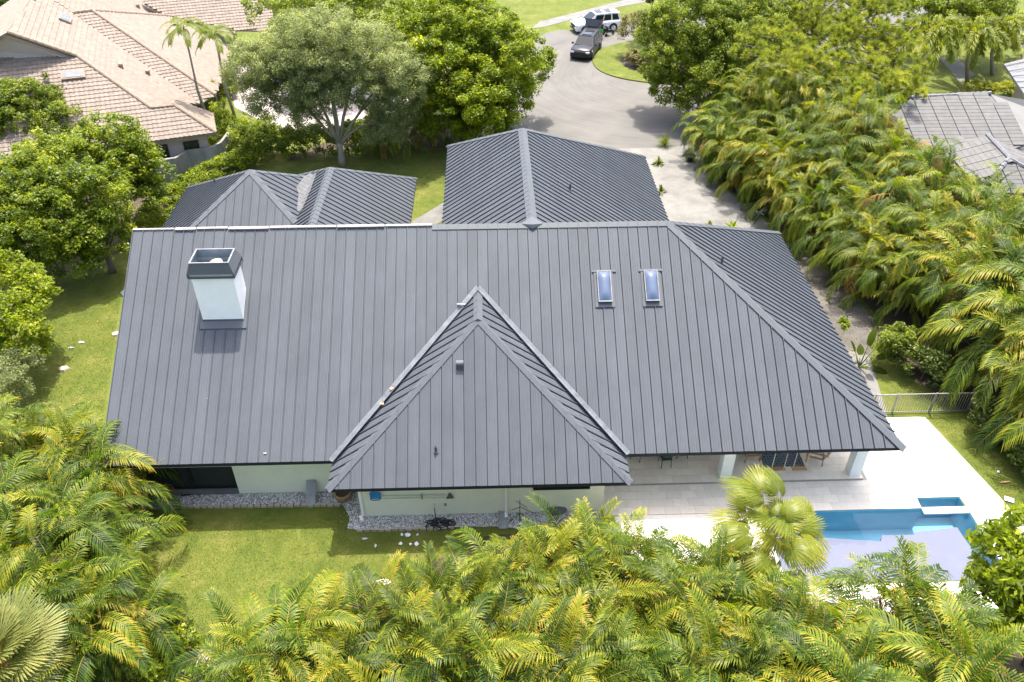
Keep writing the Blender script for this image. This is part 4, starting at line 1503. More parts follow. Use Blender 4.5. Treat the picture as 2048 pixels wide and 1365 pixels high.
for (pa, pb, z0, z1, nme) in ((2.6, 3.9, .7, 2.2, 'window'), (.6, 1.6, .1, 2.2, 'door'), (6.0, 8.2, .7, 2.2, 'window')):
    b = MB()
    a, c = wc - E1 * pa - E2 * .03, wc - E1 * pb - E2 * .03
    mid = (a + c) / 2
    ang = math.atan2(E1.y, E1.x)
    b.box((mid.x, mid.y, (z0 + z1) / 2), ((a - c).length, .08, z1 - z0), rz=ang)
    f_ = b.build(nme, M['darkframe'], nh, origin=NO)
    MB().box((mid.x - E2.x * .02, mid.y - E2.y * .02, (z0 + z1) / 2), ((a - c).length - .16, .08, z1 - z0 - .16), rz=ang).build('pane', M['glass_dark'], f_, origin=NO)
    if nme == 'window':
        gr = MB()
        for k in range(5):
            u = (k + .5) / 5 - .5
            gr.tube([(mid + E1 * u * (a - c).length - E2 * .1)[:2] + (z0,) if False else Vector((mid.x + E1.x * u * 1.2 - E2.x * .09, mid.y + E1.y * u * 1.2 - E2.y * .09, z0 + .05)),
                     Vector((mid.x + E1.x * u * .7 - E2.x * .09, mid.y + E1.y * u * .7 - E2.y * .09, z1 - .15))], .02, 5)
        gr.build('window_grille', M['tile_ridge'], f_, origin=NO)
for (px, py, pl, rz) in ((147, 152, 'N', .309), (130, 40, 'M', -.2)):
    p = AN(px, py) if pl == 'N' else AM(px, py)
    nv = Vector(nN if pl == 'N' else nM).normalized()
    ev = up_of(nv)
    eu = ev.cross(nv).normalized()
    R3 = Matrix((eu, ev, nv)).transposed()
    s_ = MB().box(p + nv * .08, (1.5, .8, .22), rot=R3).build('skylight', M['tile_ridge'], nh, origin=NO)
    MB().box(p + nv * .20, (1.3, .62, .03), rot=R3).build('pane', M['pane_grey'], s_, origin=NO)
for (px, py) in ((243, 137), (297, 150), (277, 17)):
    p = AM(px, py)
    MB().lathe([(.14, -.1), (.14, .25), (.2, .27), (.16, .36), (0, .38)], p, 10).build('roof_vent', M['tile_ridge'], nh, origin=NO)

# curved garden wall in front of it
gw = [at(298, 329, 1.5), at(352, 321, 1.5), at(376, 306, 1.5), at(400, 303, 1.5), at(421, 301, 1.5), at(442, 290, 1.5), at(458, 270, 1.5)]
wl = MB()
rows = []
for i, p in enumerate(gw):
    d = (gw[min(i + 1, len(gw) - 1)] - gw[max(i - 1, 0)])
    d.z = 0
    c = Vector((-d.y, d.x, 0)).normalized() * .1
    b0 = Vector((p.x, p.y, 0))
    rows.append([b0 - c, b0 - c + Vector((0, 0, 1.7)), b0 + c + Vector((0, 0, 1.7)), b0 + c])
wl.grid(rows, closed=True)
ww = wl.build('garden_wall', M['oldconcrete'], origin=(-20.5, 52.5, 0))
tag(ww, 'weathered grey curved concrete garden wall in front of the clay tile house', 'wall')

# ------------------------------------------------------------------ grey tile houses at right
GO = Vector((33, 54, 0))
gh = empty('grey_roof_house', GO, 0, 'neighbouring house with a flat grey tile roof behind the palm hedge', 'house')
gbase = MB()
za = 4.7
R0, R1_ = at(1822, 196, za), at(1980, 188, za)
kG = .38
nG = Vector((0, -kG, 1))
AG = lambda px, py: atp(px, py, nG, R0)
nG2 = Vector((kG, 0, 1))
pg1 = [AG(1780, 240), AG(1860, 300), AG(1940, 330), AG(2060, 285), R1_, R0]
pg2 = [R1_, AG(2060, 285), Vector(AG(2060, 285)) + Vector((4, 6, -.4)), R1_ + Vector((8, 3, -2.2))]
gbase.slab([p - Vector((0, 0, .03)) for p in pg1], .12)
gbase.slab([R0, R1_, R1_ + Vector((.5, 8, -3)), R0 + Vector((-2, 8, -3))], .12)


TILES = []


def strips(poly, eu, ev, w=1.05, gap=.05, course=.33):
    """fields of flat tiles parted by open joints"""
    o_ = Vector(poly[0])
    eu, ev = Vector(eu).normalized(), Vector(ev).normalized()
    nv = eu.cross(ev)
    nv = nv if nv.z > 0 else -nv
    p2 = [((Vector(p) - o_).dot(eu), (Vector(p) - o_).dot(ev)) for p in poly]
    u0, u1 = min(p[0] for p in p2), max(p[0] for p in p2)
    v0, v1 = min(p[1] for p in p2), max(p[1] for p in p2)
    k = 0
    u = u0
    while u < u1:
        j = v0
        while j < v1:
            a, b_ = u + gap / 2, u + w - gap / 2
            if inside(p2, (a + b_) / 2, j + course / 2):
                TILES.append(MB().add([o_ + eu * a + ev * j + nv * .0, o_ + eu * b_ + ev * j, o_ + eu * b_ + ev * j + nv * .045, o_ + eu * a + ev * j + nv * .045,
                        o_ + eu * b_ + ev * (j + course) + nv * .032, o_ + eu * a + ev * (j + course) + nv * .032], [(0, 1, 2, 3), (3, 2, 4, 5), (0, 3, 5), (1, 4, 2)]))
            j += course
        u += w


strips(pg1, (1, 0, 0), up_of(nG))
b = MB().slab(pg2, .12)
PK = at(2018, 318, 3.9)
RB = at(1975, 272, 3.9)
RB.x, = (PK.x,) if abs(RB.x - PK.x) < .3 else (RB.x,)
pL2 = [PK, RB, RB + Vector((-2.6, 1.2, -1.0)), PK + Vector((-2.6, -2.4, -1.05))]
pN2 = [PK, PK + Vector((-2.6, -2.4, -1.05)), PK + Vector((4.5, -2.4, -1.05)), PK + Vector((2.2, -.2, -.1))]
pR2 = [PK, PK + Vector((2.6, -2.4, -1.05)), PK + Vector((3.2, 4, -1.2)), RB]
for pl in (pL2, pN2, pR2):
    gbase.slab([p - Vector((0, 0, .03)) for p in pl], .12)
for pl in (pL2, pN2, pR2):
    nv = (pl[1] - pl[0]).cross(pl[2] - pl[0]).normalized()
    nv = nv if nv.z > 0 else -nv
    ev = up_of(nv)
    strips(pl, ev.cross(nv), ev, w=.95)
grf = gbase.build('roof', M['tile_grey'], gh, origin=GO)
for tb_ in TILES:
    tb_.build('roof_tile', M['tile_grey'], grf, origin=GO)
b.build('flat_roof', M['roof_flat'], gh, origin=GO)
for a, c in ((PK, RB), (PK, pN2[1]), (PK, PK + Vector((2.6, -2.4, -1.05))), (R0, R1_)):
    ridge_tiles(grf, a, c, M['tile_greyridge'], origin=GO, r=.14)
MB().prism([(30.5, 47.5), (40, 47.5), (40, 58), (31, 58)], 0, 1.9).build('wall', M['neigh_wall'], gh, origin=GO)
fo = Vector((42, 63, 0))
g2h = empty('small_grey_roof', fo, 0, 'grey roof corner of a house at the right edge of the picture', 'house')
q0, q1, q2 = at(2008, 128, 3), at(2120, 100, 4.2), at(2060, 205, 3)
b = MB().slab([q0, q2, at(2160, 230, 3), q1], .2)
rf2 = b.build('roof', M['tile_greyridge'], g2h, origin=fo)
q3 = Vector(q0)
for i in range(7):
    a = Vector(q0).lerp(q2, (i + .5) / 7)
    c = Vector(q1).lerp(at(2160, 230, 3), (i + .5) / 7)
    MB().tube([a + Vector((0, 0, .03)), c + Vector((0, 0, .03))], .03, 5).build('roof_seam', M['tile_grey'], rf2, origin=fo)
MB().prism([(q0.x + 1, q0.y - 1), (q2.x + 1.2, q2.y + .6), (q2.x + 8, q2.y + .6), (q0.x + 8, q0.y - 1)], 0, 2.7).build('wall', M['neigh_wall'], g2h, origin=fo)


# ------------------------------------------------------------------ cars
def loft(rows_spec, ny=7):
    pass


def car(loc, rz, paint, label, Lc=5.0, Wc=1.96, Hc=1.75, tailgate_open=False):
    t = empty('parked_car', loc, rz, label, 'car', 'cars parked in the cul-de-sac')
    hw = Wc / 2
    belt, zb = Hc * .60, .28
    f0, r0 = Lc / 2, -Lc / 2
    # stations: x, half width, z of hood or belt edge
    stn = [(f0, .80, .55, .46), (f0 - .04, .90, .80, .30), (f0 - .25, .96, .98, .26), (f0 - .7, .985, 1.03, .26), (f0 - 1.35, 1., belt + .01, .26), (f0 - 2.2, 1., belt + .01, .26),
           (0, 1., belt + .02, .26), (r0 + 1.2, 1., belt + .03, .26), (r0 + .3, .97, belt + .03, .28), (r0 + .04, .92, belt, .36), (r0, .86, .8, .45)]
    rows = []
    for (x, wf, zt_, zb_) in stn:
        w = hw * wf
        mid = zb_ + (zt_ - zb_) * .55
        rows.append([(x, -w * .93, zb_), (x, -w, zb_ + .12 * (zt_ - zb_)), (x, -w * 1.0, mid), (x, -w * .96, zt_ - .05), (x, -w * .88, zt_), (x, 0, zt_ + .035),
                     (x, w * .88, zt_), (x, w * .96, zt_ - .05), (x, w, mid), (x, w, zb_ + .12 * (zt_ - zb_)), (x, w * .93, zb_)])
    b = MB()
    b.grid(rows, closed=True)
    nn = len(rows[0])
    b.f.append(tuple(range(nn)))
    b.f.append(tuple(range(len(b.v) - nn, len(b.v))))
    b.m += [0, 0]
    body = b.build('body', paint, t, smooth=True)
    # greenhouse corner points
    gw0, gw1 = hw * .90, hw * .72
    xA, xB_, xC_, xD = f0 - 1.32, f0 - 2.15, r0 + .42, r0 + .12      # windscreen foot, windscreen top, roof rear, tail foot
    zT = Hc
    gA, gB, gC, gD = (xA, gw0, belt), (xB_, gw1, zT - .06), (xC_, gw1, zT - .08), (xD, gw0, belt)
    mir = lambda p: (p[0], -p[1], p[2])
    pane = lambda nme, q, m_, th=.02: _pane(nme, q, m_, t, th)
    inset = lambda q, k: [Vector(p).lerp(sum((Vector(x) for x in q), Vector()) / len(q), k) for p in q]
    # shell of pillars (paint), then panes set proud of it
    sh = MB()
    ring0 = [gA, gB, gC, gD]
    sh.add([gA, gB, gC, gD, mir(gA), mir(gB), mir(gC), mir(gD)], [(0, 1, 2, 3), (7, 6, 5, 4), (0, 4, 5, 1), (3, 2, 6, 7), (1, 5, 6, 2)])
    sh.build('pillars', paint, t)
    rf = MB()
    rr_ = []
    for k in range(7):
        x = xB_ + .06 + (xC_ - .12 - xB_ - .06) * k / 6
        rr_.append([(x, y * gw1, zT - .055 + .06 * (1 - y * y) * (1 - (k / 3 - 1) ** 4 * .5)) for y in (-1.0, -.6, -.2, .2, .6, 1.0)])
    rf.grid(rr_)
    rfo = rf.build('car_roof', paint, t, smooth=True)
    _pane('sunroof', [(xB_ - .15, -.42, zT + .016), (xB_ - .15, .42, zT + .016), (xB_ - .85, .42, zT + .018), (xB_ - .85, -.42, zT + .018)], M['glass_car'], rfo, .012)
    _pane('sunroof', [(xB_ - 1.15, -.42, zT + .014), (xB_ - 1.15, .42, zT + .014), (xB_ - 1.8, .42, zT + .010), (xB_ - 1.8, -.42, zT + .010)], M['glass_car'], rfo, .012)
    for s_ in (-1, 1):
        MB().tube([(xB_ - .1, s_ * gw1 * .97, zT - .02), (xC_ + .15, s_ * gw1 * .97, zT - .03)], .022, 6).build('roof_rail', M['chrome'] if paint == M['carwhite'] else M['black'], t)
    ws = inset([gA, gB, mir(gB), mir(gA)], .07)
    pane('windshield', ws, M['glass_car'])
    if not tailgate_open:
        pane('rear_window', inset([gD, gC, mir(gC), mir(gD)], .14), M['glass_car'])
    for s_ in (1, -1):
        fx = [0, .40, .72, 1.0]
        tp, bt = lambda k: Vector(gB).lerp(gC, k), lambda k: Vector(gA).lerp(gD, k)
        cuts = [(.07, .33, .06, .42), (.36, .62, .45, .70), (.67, .90, .73, .90)]
        for (b0, b1, t0, t1) in ((.16, .42, .04, .36), (.45, .68, .39, .66), (.73, .93, .71, .95)):
            q = [bt(b0), bt(b1), tp(t1), tp(t0)]
            q = [p.lerp(o_, .10) for p, o_ in zip(q, [q[3], q[2], q[1], q[0]])]
            q = [Vector((p.x, s_ * p.y, p.z)) for p in q]
            pane('side_window', q, M['glass_car'])
        MB().box((f0 - 1.55, s_ * (hw + .10), belt + .08), (.12, .2, .15)).build('mirror', paint, t)
        MB().box((f0 - .08, s_ * hw * .72, .78), (.16, .34, .13)).build('headlight', M['lamp'], t)
        MB().box((r0 + .03, s_ * hw * .80, .95), (.1, .22, .28)).build('taillight', M['redlamp'], t)
        MB().box((-.1, s_ * (hw + .005), .34), (Lc * .50, .05, .12)).build('sill', M['black'], t)
        for hx in (.35, -.65):
            MB().box((hx, s_ * (hw + .012), belt - .16), (.18, .03, .035)).build('door_handle', M['chrome'], t)
        for wx in (f0 - .95, r0 + 1.0):
            MB().lathe([(.43, -.05), (.43, .06), (.36, .075), (.36, -.05)], (wx, s_ * (hw - .03), .40), 20, axis='Y').build('wheel_arch', M['black'], t)
            wh = MB().lathe([(.22, -.13), (.355, -.12), (.375, -.06), (.375, .06), (.355, .115), (.24, .12)], (wx, s_ * (hw - .05), .376), 22, axis='Y').build('wheel', M['black'], t)
            rimb = MB()
            yy = s_ * (hw + .075)
            for k in range(5):
                a = k * 2 * pi / 5
                rimb.tube([(wx, yy, .376), (wx + .22 * cos(a), yy, .376 + .22 * sin(a))], [.05, .03], 5)
            rimb.lathe([(.20, -.015), (.245, -.015), (.245, .015), (.20, .015)], (wx, yy - s_ * .01, .376), 18, axis='Y')
            rimb.build('rim', M['chrome'] if paint == M['carwhite'] else M['galv_old'], wh)
    MB().box((f0 + .0, 0, .72), (.06, hw * 1.0, .26)).build('grille', M['black'], t)
    MB().box((f0 + .01, 0, .42), (.07, hw * 1.3, .12)).build('front_bumper', M['black'], t)
    MB().box((f0 + .035, 0, .52), (.02, .42, .10)).build('plate', M['black'], t)
    if tailgate_open:
        hg = Vector((xC_ - .05, 0, zT - .03))
        q = [(hg.x, -gw1, hg.z), (hg.x, gw1, hg.z), (hg.x - .52, gw0, hg.z + .62), (hg.x - .52, -gw0, hg.z + .62)]
        g = _pane('tailgate', q, paint, t, .06)
        _pane('tailgate_window', [Vector(p).lerp(Vector((hg.x - .26, 0, hg.z + .31)), .3) + Vector((.05, 0, .045)) for p in q], M['glass_car'], g, .02)
        q2 = [(hg.x - .53, -gw0, hg.z + .62), (hg.x - .53, gw0, hg.z + .62), (hg.x - .95, gw0 * .95, hg.z + .50), (hg.x - .95, -gw0 * .95, hg.z + .50)]
        _pane('tailgate_skin', q2, paint, t, .06)
        MB().box((r0 + .5, 0, belt + .02), (.7, hw * 1.4, .04)).build('boot_floor', M['black'], t)
    return t


def _pane(nme, q, m_, parent, th=.02):
    q = [Vector(p) for p in q]
    nv = (q[1] - q[0]).cross(q[2] - q[0]).normalized()
    c = sum(q, Vector()) / len(q)
    if nv.dot(c - Vector((0, 0, .8))) < 0:
        nv = -nv
    n_ = len(q)
    b = MB()
    b.add([p + nv * th for p in q] + [p - nv * .01 for p in q], [tuple(range(n_)), tuple(range(2 * n_ - 1, n_ - 1, -1))] + [(i, (i + 1) % n_, n_ + (i + 1) % n_, n_ + i) for i in range(n_)])
    return b.build(nme, m_, parent)


# black SUV faces the camera, white SUV stands across the road behind it
fb, rbk = at(1150, 128, 0), at(1188, 78, 0)
car((9.35, 76.6, .012), math.atan2(-4.7, -1.75), M['carblack'], 'black car with its tailgate raised, facing the house on the cul-de-sac', 4.9, 1.98, 1.72, True)
car((11.05, 83.6, .012), math.atan2(-1.15, -4.2), M['carwhite'], 'white car with roof rails and dark glass behind the black one', 4.95, 1.98, 1.76)


# ------------------------------------------------------------------ person and stroller
def person(loc, rz):
    t = empty('person', loc, rz, 'person in a dark top and green shorts standing behind a stroller in the road', 'person')
    J = [('pel', (0, 0, .92), .135), ('sp1', (0, .01, 1.08), .12), ('sp2', (0, .0, 1.25), .135), ('ch', (0, 0, 1.38), .12), ('nk', (0, .02, 1.48), .052), ('hd0', (0, .03, 1.56), .075), ('hd1', (0, .03, 1.66), .085),
         ('shL', (-.17, 0, 1.40), .06), ('elL', (-.24, .04, 1.13), .042), ('wrL', (-.20, .24, 1.0), .03), ('shR', (.17, 0, 1.40), .06), ('elR', (.24, .04, 1.13), .042), ('wrR', (.20, .24, 1.0), .03),
         ('hiL', (-.09, 0, .86), .09), ('knL', (-.10, .03, .48), .055), ('anL', (-.10, -.02, .08), .036), ('ftL', (-.11, .12, .035), .034),
         ('hiR', (.09, 0, .86), .09), ('knR', (.10, .05, .48), .055), ('anR', (.11, .06, .08), .036), ('ftR', (.12, .20, .035), .034)]
    idx = {j[0]: i for i, j in enumerate(J)}
    E_ = [('pel', 'sp1'), ('sp1', 'sp2'), ('sp2', 'ch'), ('ch', 'nk'), ('nk', 'hd0'), ('hd0', 'hd1'), ('ch', 'shL'), ('shL', 'elL'), ('elL', 'wrL'), ('ch', 'shR'), ('shR', 'elR'), ('elR', 'wrR'),
          ('pel', 'hiL'), ('hiL', 'knL'), ('knL', 'anL'), ('anL', 'ftL'), ('pel', 'hiR'), ('hiR', 'knR'), ('knR', 'anR'), ('anR', 'ftR')]
    me = bpy.data.meshes.new('body')
    vv = [j[1] for j in J]
    ee = [(idx[a], idx[b_]) for a, b_ in E_]
    rad = [j[2] for j in J]
    for s_, wr in ((-1, 'wrL'), (1, 'wrR')):
        w = Vector(J[idx[wr]][1])
        k0 = len(vv)
        vv.append(tuple(w + Vector((0, .07, -.01))))
        rad.append(.032)
        ee.append((idx[wr], k0))
        for fi, (dx, ln) in enumerate(((-.03, .075), (-.01, .085), (.01, .08), (.03, .065))):
            a = len(vv)
            vv.append(tuple(w + Vector((dx, .07 + ln * .6, -.02))))
            vv.append(tuple(w + Vector((dx, .07 + ln * .85, -.06))))
            rad += [.010, .009]
            ee += [(k0, a), (a, a + 1)]
        a = len(vv)
        vv.append(tuple(w + Vector((-s_ * .05, .06, -.03))))
        rad.append(.011)
        ee.append((k0, a))
    me.from_pydata(vv, ee, [])
    me.materials.append(M['skin'])
    ob = bpy.data.objects.new('body', me)
    COL.objects.link(ob)
    ob.parent = t
    md = ob.modifiers.new('skin', 'SKIN')
    for i, r_ in enumerate(rad):
        me.skin_vertices[0].data[i].radius = (r_, r_)
    me.skin_vertices[0].data[0].use_root = True
    ob.modifiers.new('sub', 'SUBSURF').levels = 1
    ob.modifiers['sub'].render_levels = 2
    sh = MB()
    sh.lathe([(.165, .98), (.16, 1.1), (.175, 1.27), (.185, 1.38), (.13, 1.45), (.07, 1.48)], (0, .005, 0), 14)
    for s_ in (-1, 1):
        sh.tube([(s_ * .13, 0, 1.41), (s_ * .22, .02, 1.24)], [.082, .068], 8)
    sh.build('shirt', M['shirt'], t, smooth=True)
    so = MB()
    so.lathe([(.15, 1.0), (.175, .92), (.185, .82), (.17, .78)], (0, 0, 0), 14)
    for s_ in (-1, 1):
        so.tube([(s_ * .09, .0, .86), (s_ * .105, .02, .58)], [.115, .108], 10)
    so.build('shorts', M['shorts'], t, smooth=True)
    hr = MB()
    hr.lathe([(.0, 1.76), (.07, 1.755), (.10, 1.70), (.105, 1.63), (.085, 1.56)], (0, .01, 0), 12)
    hr.lathe([(.0, 1.84), (.05, 1.82), (.055, 1.78), (.03, 1.74)], (0, -.05, 0), 8)
    hr.build('hair', M['hair'], t, smooth=True)
    fa = MB()
    fa.box((0, .125, 1.62), (.02, .03, .03))
    fa.build('nose', M['skin'], t)
    for s_ in (-1, 1):
        MB().box((s_ * .035, .108, 1.645), (.02, .012, .012)).build('eye', M['black'], t)
    return t


pp_ = at(1202, 78, 0)
person((pp_.x, pp_.y, .015), -1.2)
ps = at(1213, 72, 0)
stt = empty('stroller', (ps.x + .15, ps.y + .1, .015), -1.2, 'dark baby stroller with a blue seat pushed by the person', 'stroller')
fr = MB()
for s_ in (-.24, .24):
    fr.tube([(s_, -.55, 1.0), (s_, -.3, .72), (s_ * .9, .25, .25), (s_ * .6, .55, .14)], .018, 6)
    fr.tube([(s_, -.35, .16), (s_, -.05, .5)], .018, 6)
fr.tube([(-.24, -.55, 1.0), (.24, -.55, 1.0)], .022, 6)
fr.build('frame', M['black'], stt)
for (x, y, r) in ((-.28, -.35, .15), (.28, -.35, .15), (0, .58, .14)):
    MB().lathe([(r - .04, -.03), (r, -.02), (r, .02), (r - .04, .03)], (x, y, r), 14, axis='X').build('wheel', M['black'], stt)
MB().box((0, .0, .52), (.40, .42, .08)).box((0, -.2, .72), (.40, .08, .42), rot=Matrix.Rotation(.4, 3, 'X')).build('seat', M['black'], stt)
cn = MB()
rows = []
for k in range(6):
    a = k / 5 * 1.7 - .2
    rows.append([Vector((x * .22, -.2 + .3 * sin(a) * .9, .80 + .24 * cos(a) - .08 * abs(x))) for x in (-1, -.6, 0, .6, 1)])
cn.grid(rows)
cn.build('canopy', M['babyblue'], stt, smooth=True)

# things along the drive
p = at(1437, 356, 0)
b = empty('paint_bucket', (p.x, p.y, 0), 0, 'white bucket with a blue band at the foot of the palm hedge', 'bucket')
MB().lathe([(.15, 0), (.18, .40), (.19, .42), (.165, .42), (.15, .06)], (0, 0, 0), 16).build('bucket_body', M['white'], b)
MB().lathe([(.166, .12), (.182, .24), (.17, .24)], (0, 0, 0), 16).build('bucket_band', M['blue'], b)
p = at(1379, 322, 0)
b = empty('nursery_pot', (p.x, p.y, 0), 0, 'black nursery tub at the road end of the palm hedge', 'pot')
MB().lathe([(.24, 0), (.32, .38), (.34, .40), (.29, .40), (.26, .3)], (0, 0, 0), 14).build('tub', M['black'], b)
MB().lathe([(0, .31), (.27, .32)], (0, 0, 0), 12).build('soil', M['soil'], b)
p = at(1519, 428, .1)
b = MB()
for k in range(6):
    b.box((random.uniform(-.3, .3), random.uniform(-.2, .2), .12 + .05 * k), (.5, .06, .04), rot=Matrix.Rotation(random.uniform(0, 3), 3, 'Z') @ Matrix.Rotation(random.uniform(-.5, .5), 3, 'Y'))
o = b.build('scrap_pile', M['litter'])
o.location = (p.x, p.y, 0)
tag(o, 'small heap of white scrap strips at the foot of the palm hedge', 'scrap')


# ------------------------------------------------------------------ foliage builders
def leaf_mesh(name, centers, radii, n_per, ll, lw, m, up=1.15, outw=.6, shell=.5, seed=0, tint_bias=0., center0=None, squash=.75):
    """leaf-sized quads clustered round many twig ends"""
    r_ = np.random.default_rng(seed)
    C = np.repeat(np.asarray(centers, float), n_per, axis=0)
    Rr = np.repeat(np.asarray(radii, float), n_per)
    n_ = len(C)
    d = r_.normal(size=(n_, 3))
    d /= np.linalg.norm(d, axis=1)[:, None]
    rad = Rr * (shell + (1 - shell) * r_.random(n_)) * r_.random(n_) ** .2
    off = d * rad[:, None]
    off[:, 2] *= squash
    p = C + off
    nr = r_.normal(size=(n_, 3)) * .75 + d * outw
    nr[:, 2] += up
    nr /= np.linalg.norm(nr, axis=1)[:, None]
    ax = np.cross(nr, r_.normal(size=(n_, 3)))
    ax /= np.linalg.norm(ax, axis=1)[:, None] + 1e-9
    bx = np.cross(nr, ax)
    s_ = (.65 + .7 * r_.random(n_))[:, None]
    L_, W_ = ll * s_, lw * s_
    v = np.stack([p - ax * L_ * .5, p + bx * W_ * .5 - nr * W_ * .12, p + ax * L_ * .5 - nr * L_ * .12, p - bx * W_ * .5 - nr * W_ * .12], 1).reshape(-1, 3)
    f = np.arange(n_ * 4).reshape(-1, 4)
    cl = np.repeat(r_.normal(0, .13, len(centers)), n_per)
    tint = np.clip(.45 + tint_bias + cl + r_.normal(0, .17, n_), 0, 1)
    return np_mesh(name, v, f, [m], tint)


def clumps(ells, dens=1.0, rc=.55, seed=0, low=-.55):
    """twig-end positions over a set of ellipsoids (cx,cy,cz,rx,ry,rz)"""
    r_ = np.random.default_rng(seed)
    out, rr = [], []
    for (x, y, z, a, b_, c) in ells:
        n_ = int(dens * 4.2 * (a * b_ + a * c + b_ * c) / 3 / (rc * rc * .9))
        for _ in range(n_):
            d = r_.normal(size=3)
            d /= np.linalg.norm(d)
            if d[2] < low:
                d[2] = -d[2] * .5
            k = r_.uniform(.72, 1.06) if r_.random() < .8 else r_.uniform(.3, .7)
            out.append((x + d[0] * a * k, y + d[1] * b_ * k, z + d[2] * c * k))
            rr.append(rc * r_.uniform(.7, 1.35))
    return out, rr


def branching(mb, base, ells, r0, seed, fork=1.5, n_sub=4):
    r_ = random.Random(seed)
    base = Vector(base)
    cx = sum(e[0] for e in ells) / len(ells)
    cy = sum(e[1] for e in ells) / len(ells)
    zmin = min(e[2] for e in ells)
    fz = max(.25, min(fork, zmin * .5))
    tp = Vector((base.x + cx * .08 + r_.uniform(-.1, .1), base.y + cy * .08, base.z + fz))
    mb.tube([base - Vector((0, 0, .05)), base.lerp(tp, .35) + Vector((r_.uniform(-.06, .06), 0, 0)), tp, tp + Vector((0, 0, .12))], [r0 * 1.35, r0 * 1.08, r0, r0 * .8], 10)
    for i, (x, y, z, a, b_, c) in enumerate(ells):
        tip = Vector((x, y, z + c * .2))
        fk = tp.lerp(tip, .5) + Vector((r_.uniform(-.25, .25), r_.uniform(-.25, .25), .12 * (tip - tp).length))
        rl = r0 * (.62 if i < 3 else .40)
        mb.tube([tp - Vector((0, 0, .1)), tp.lerp(fk, .5) + Vector((r_.uniform(-.12, .12), r_.uniform(-.12, .12), .1)), fk, tip], [rl, rl * .8, rl * .6, rl * .22], 7)
        for k in range(n_sub):
            d = Vector((r_.uniform(-1, 1) * a, r_.uniform(-1, 1) * b_, r_.uniform(-.3, .9) * c)) * .85
            s0 = fk.lerp(tip, r_.uniform(.1, .8))
            e0 = Vector((x, y, z)) + d
            mb.tube([s0, s0.lerp(e0, .5) + Vector((0, 0, .2)), e0], [rl * .4, rl * .26, rl * .1], 5)


def tree(name, base, ells, leaf, bark, label, cat='tree', group=None, dens=1., rc=.55, n_per=80, ll=.2, lw=.1, r0=.2, seed=1, up=1.15, outw=.6, trunk=True, low=-.55, tb=0., squash=.75, n_sub=4):
    base = Vector(base)
    t = empty(name, base, 0, label, cat, group)
    el = [(e[0] - base.x, e[1] - base.y, e[2] - base.z, *e[3:]) for e in ells]
    c, r_ = clumps(el, dens, rc, seed, low)
    me = leaf_mesh('crown', c, r_, n_per, ll, lw, M[leaf], up=up, outw=outw, seed=seed, tint_bias=tb, squash=squash)
    mesh_obj('crown', me, t)
    if trunk:
        b = MB()
        branching(b, (0, 0, 0), el, r0, seed, n_sub=n_sub)
        b.build('trunk', M[bark], t, smooth=True)
    return t


def el(px, py, z, rx, ry=None, rz=None):
    p = at(px, py, z)
    return (p.x, p.y, p.z, rx, ry or rx, rz or rx * .75)


def base_under(px, py):
    p = at(px, py, 0)
    return (p.x, p.y, 0)


# ---- big trees
tree('oak_tree', (-10.3, 53.3, 0), [(-12.6, 54, 6.6, 3.6, 3.2, 2.6), (-8.4, 54.5, 6.6, 3.4, 3.2, 2.7), (-10.6, 53.6, 8.4, 3.4, 3.0, 2.2), (-14.2, 53.5, 5.2, 2.2, 2.2, 1.8), (-6.6, 53.6, 4.6, 2.0, 2.0, 1.9), (-10.2, 52.6, 6.4, 2.6, 2.0, 2.0), (-5.6, 53.2, 6.2, 2.0, 2.0, 2.0), (-7.0, 53.0, 3.0, 1.6, 1.6, 1.6), (-15.2, 53.4, 6.8, 1.9, 2, 1.8), (-12.0, 53.0, 4.2, 1.6, 1.6, 1.2)],
     'greyleaf', 'palebark', 'large grey green fine leaved tree with forked pale trunk on the lawn edge', dens=1.7, rc=.5, n_per=130, ll=.135, lw=.058, low=-.85, r0=.22, seed=3)
e_br = [el(930, 60, 7.5, 3.6, 3.4, 2.6), el(1000, 120, 6.2, 3.0, 3, 2.4), el(880, 140, 5.8, 3.0, 3, 2.4), el(960, 200, 4.4, 2.8, 2.6, 2.2), el(840, 60, 7, 3.0, 3, 2.2), el(1050, 120, 4.6, 2.1, 2.0, 1.8), el(900, 10, 8, 3.2, 3, 2.2), el(890, 215, 3.4, 2.6, 2.2, 2.0), el(965, 235, 2.8, 2.2, 2.0, 1.7), el(1010, 180, 3.6, 2.2, 2.0, 1.8)]
tree('bright_tree', base_under(925, 285), e_br, 'bright', 'bark', 'large bright yellow green tree beside the road behind the garage roof', dens=1.35, rc=.55, n_per=120, ll=.20, lw=.105, low=-.8, r0=.2, seed=4)
tree('shade_tree', base_under(690, 130), [el(640, 20, 6.5, 4.2, 4, 2.8), el(740, 25, 6, 4, 4, 2.8), el(560, 15, 5.5, 3, 3, 2.4)], 'midleaf', 'bark', 'green tree behind the grey green tree at the top edge of the picture', dens=.8, rc=.7, n_per=75, ll=.26, lw=.13, r0=.2, seed=5)
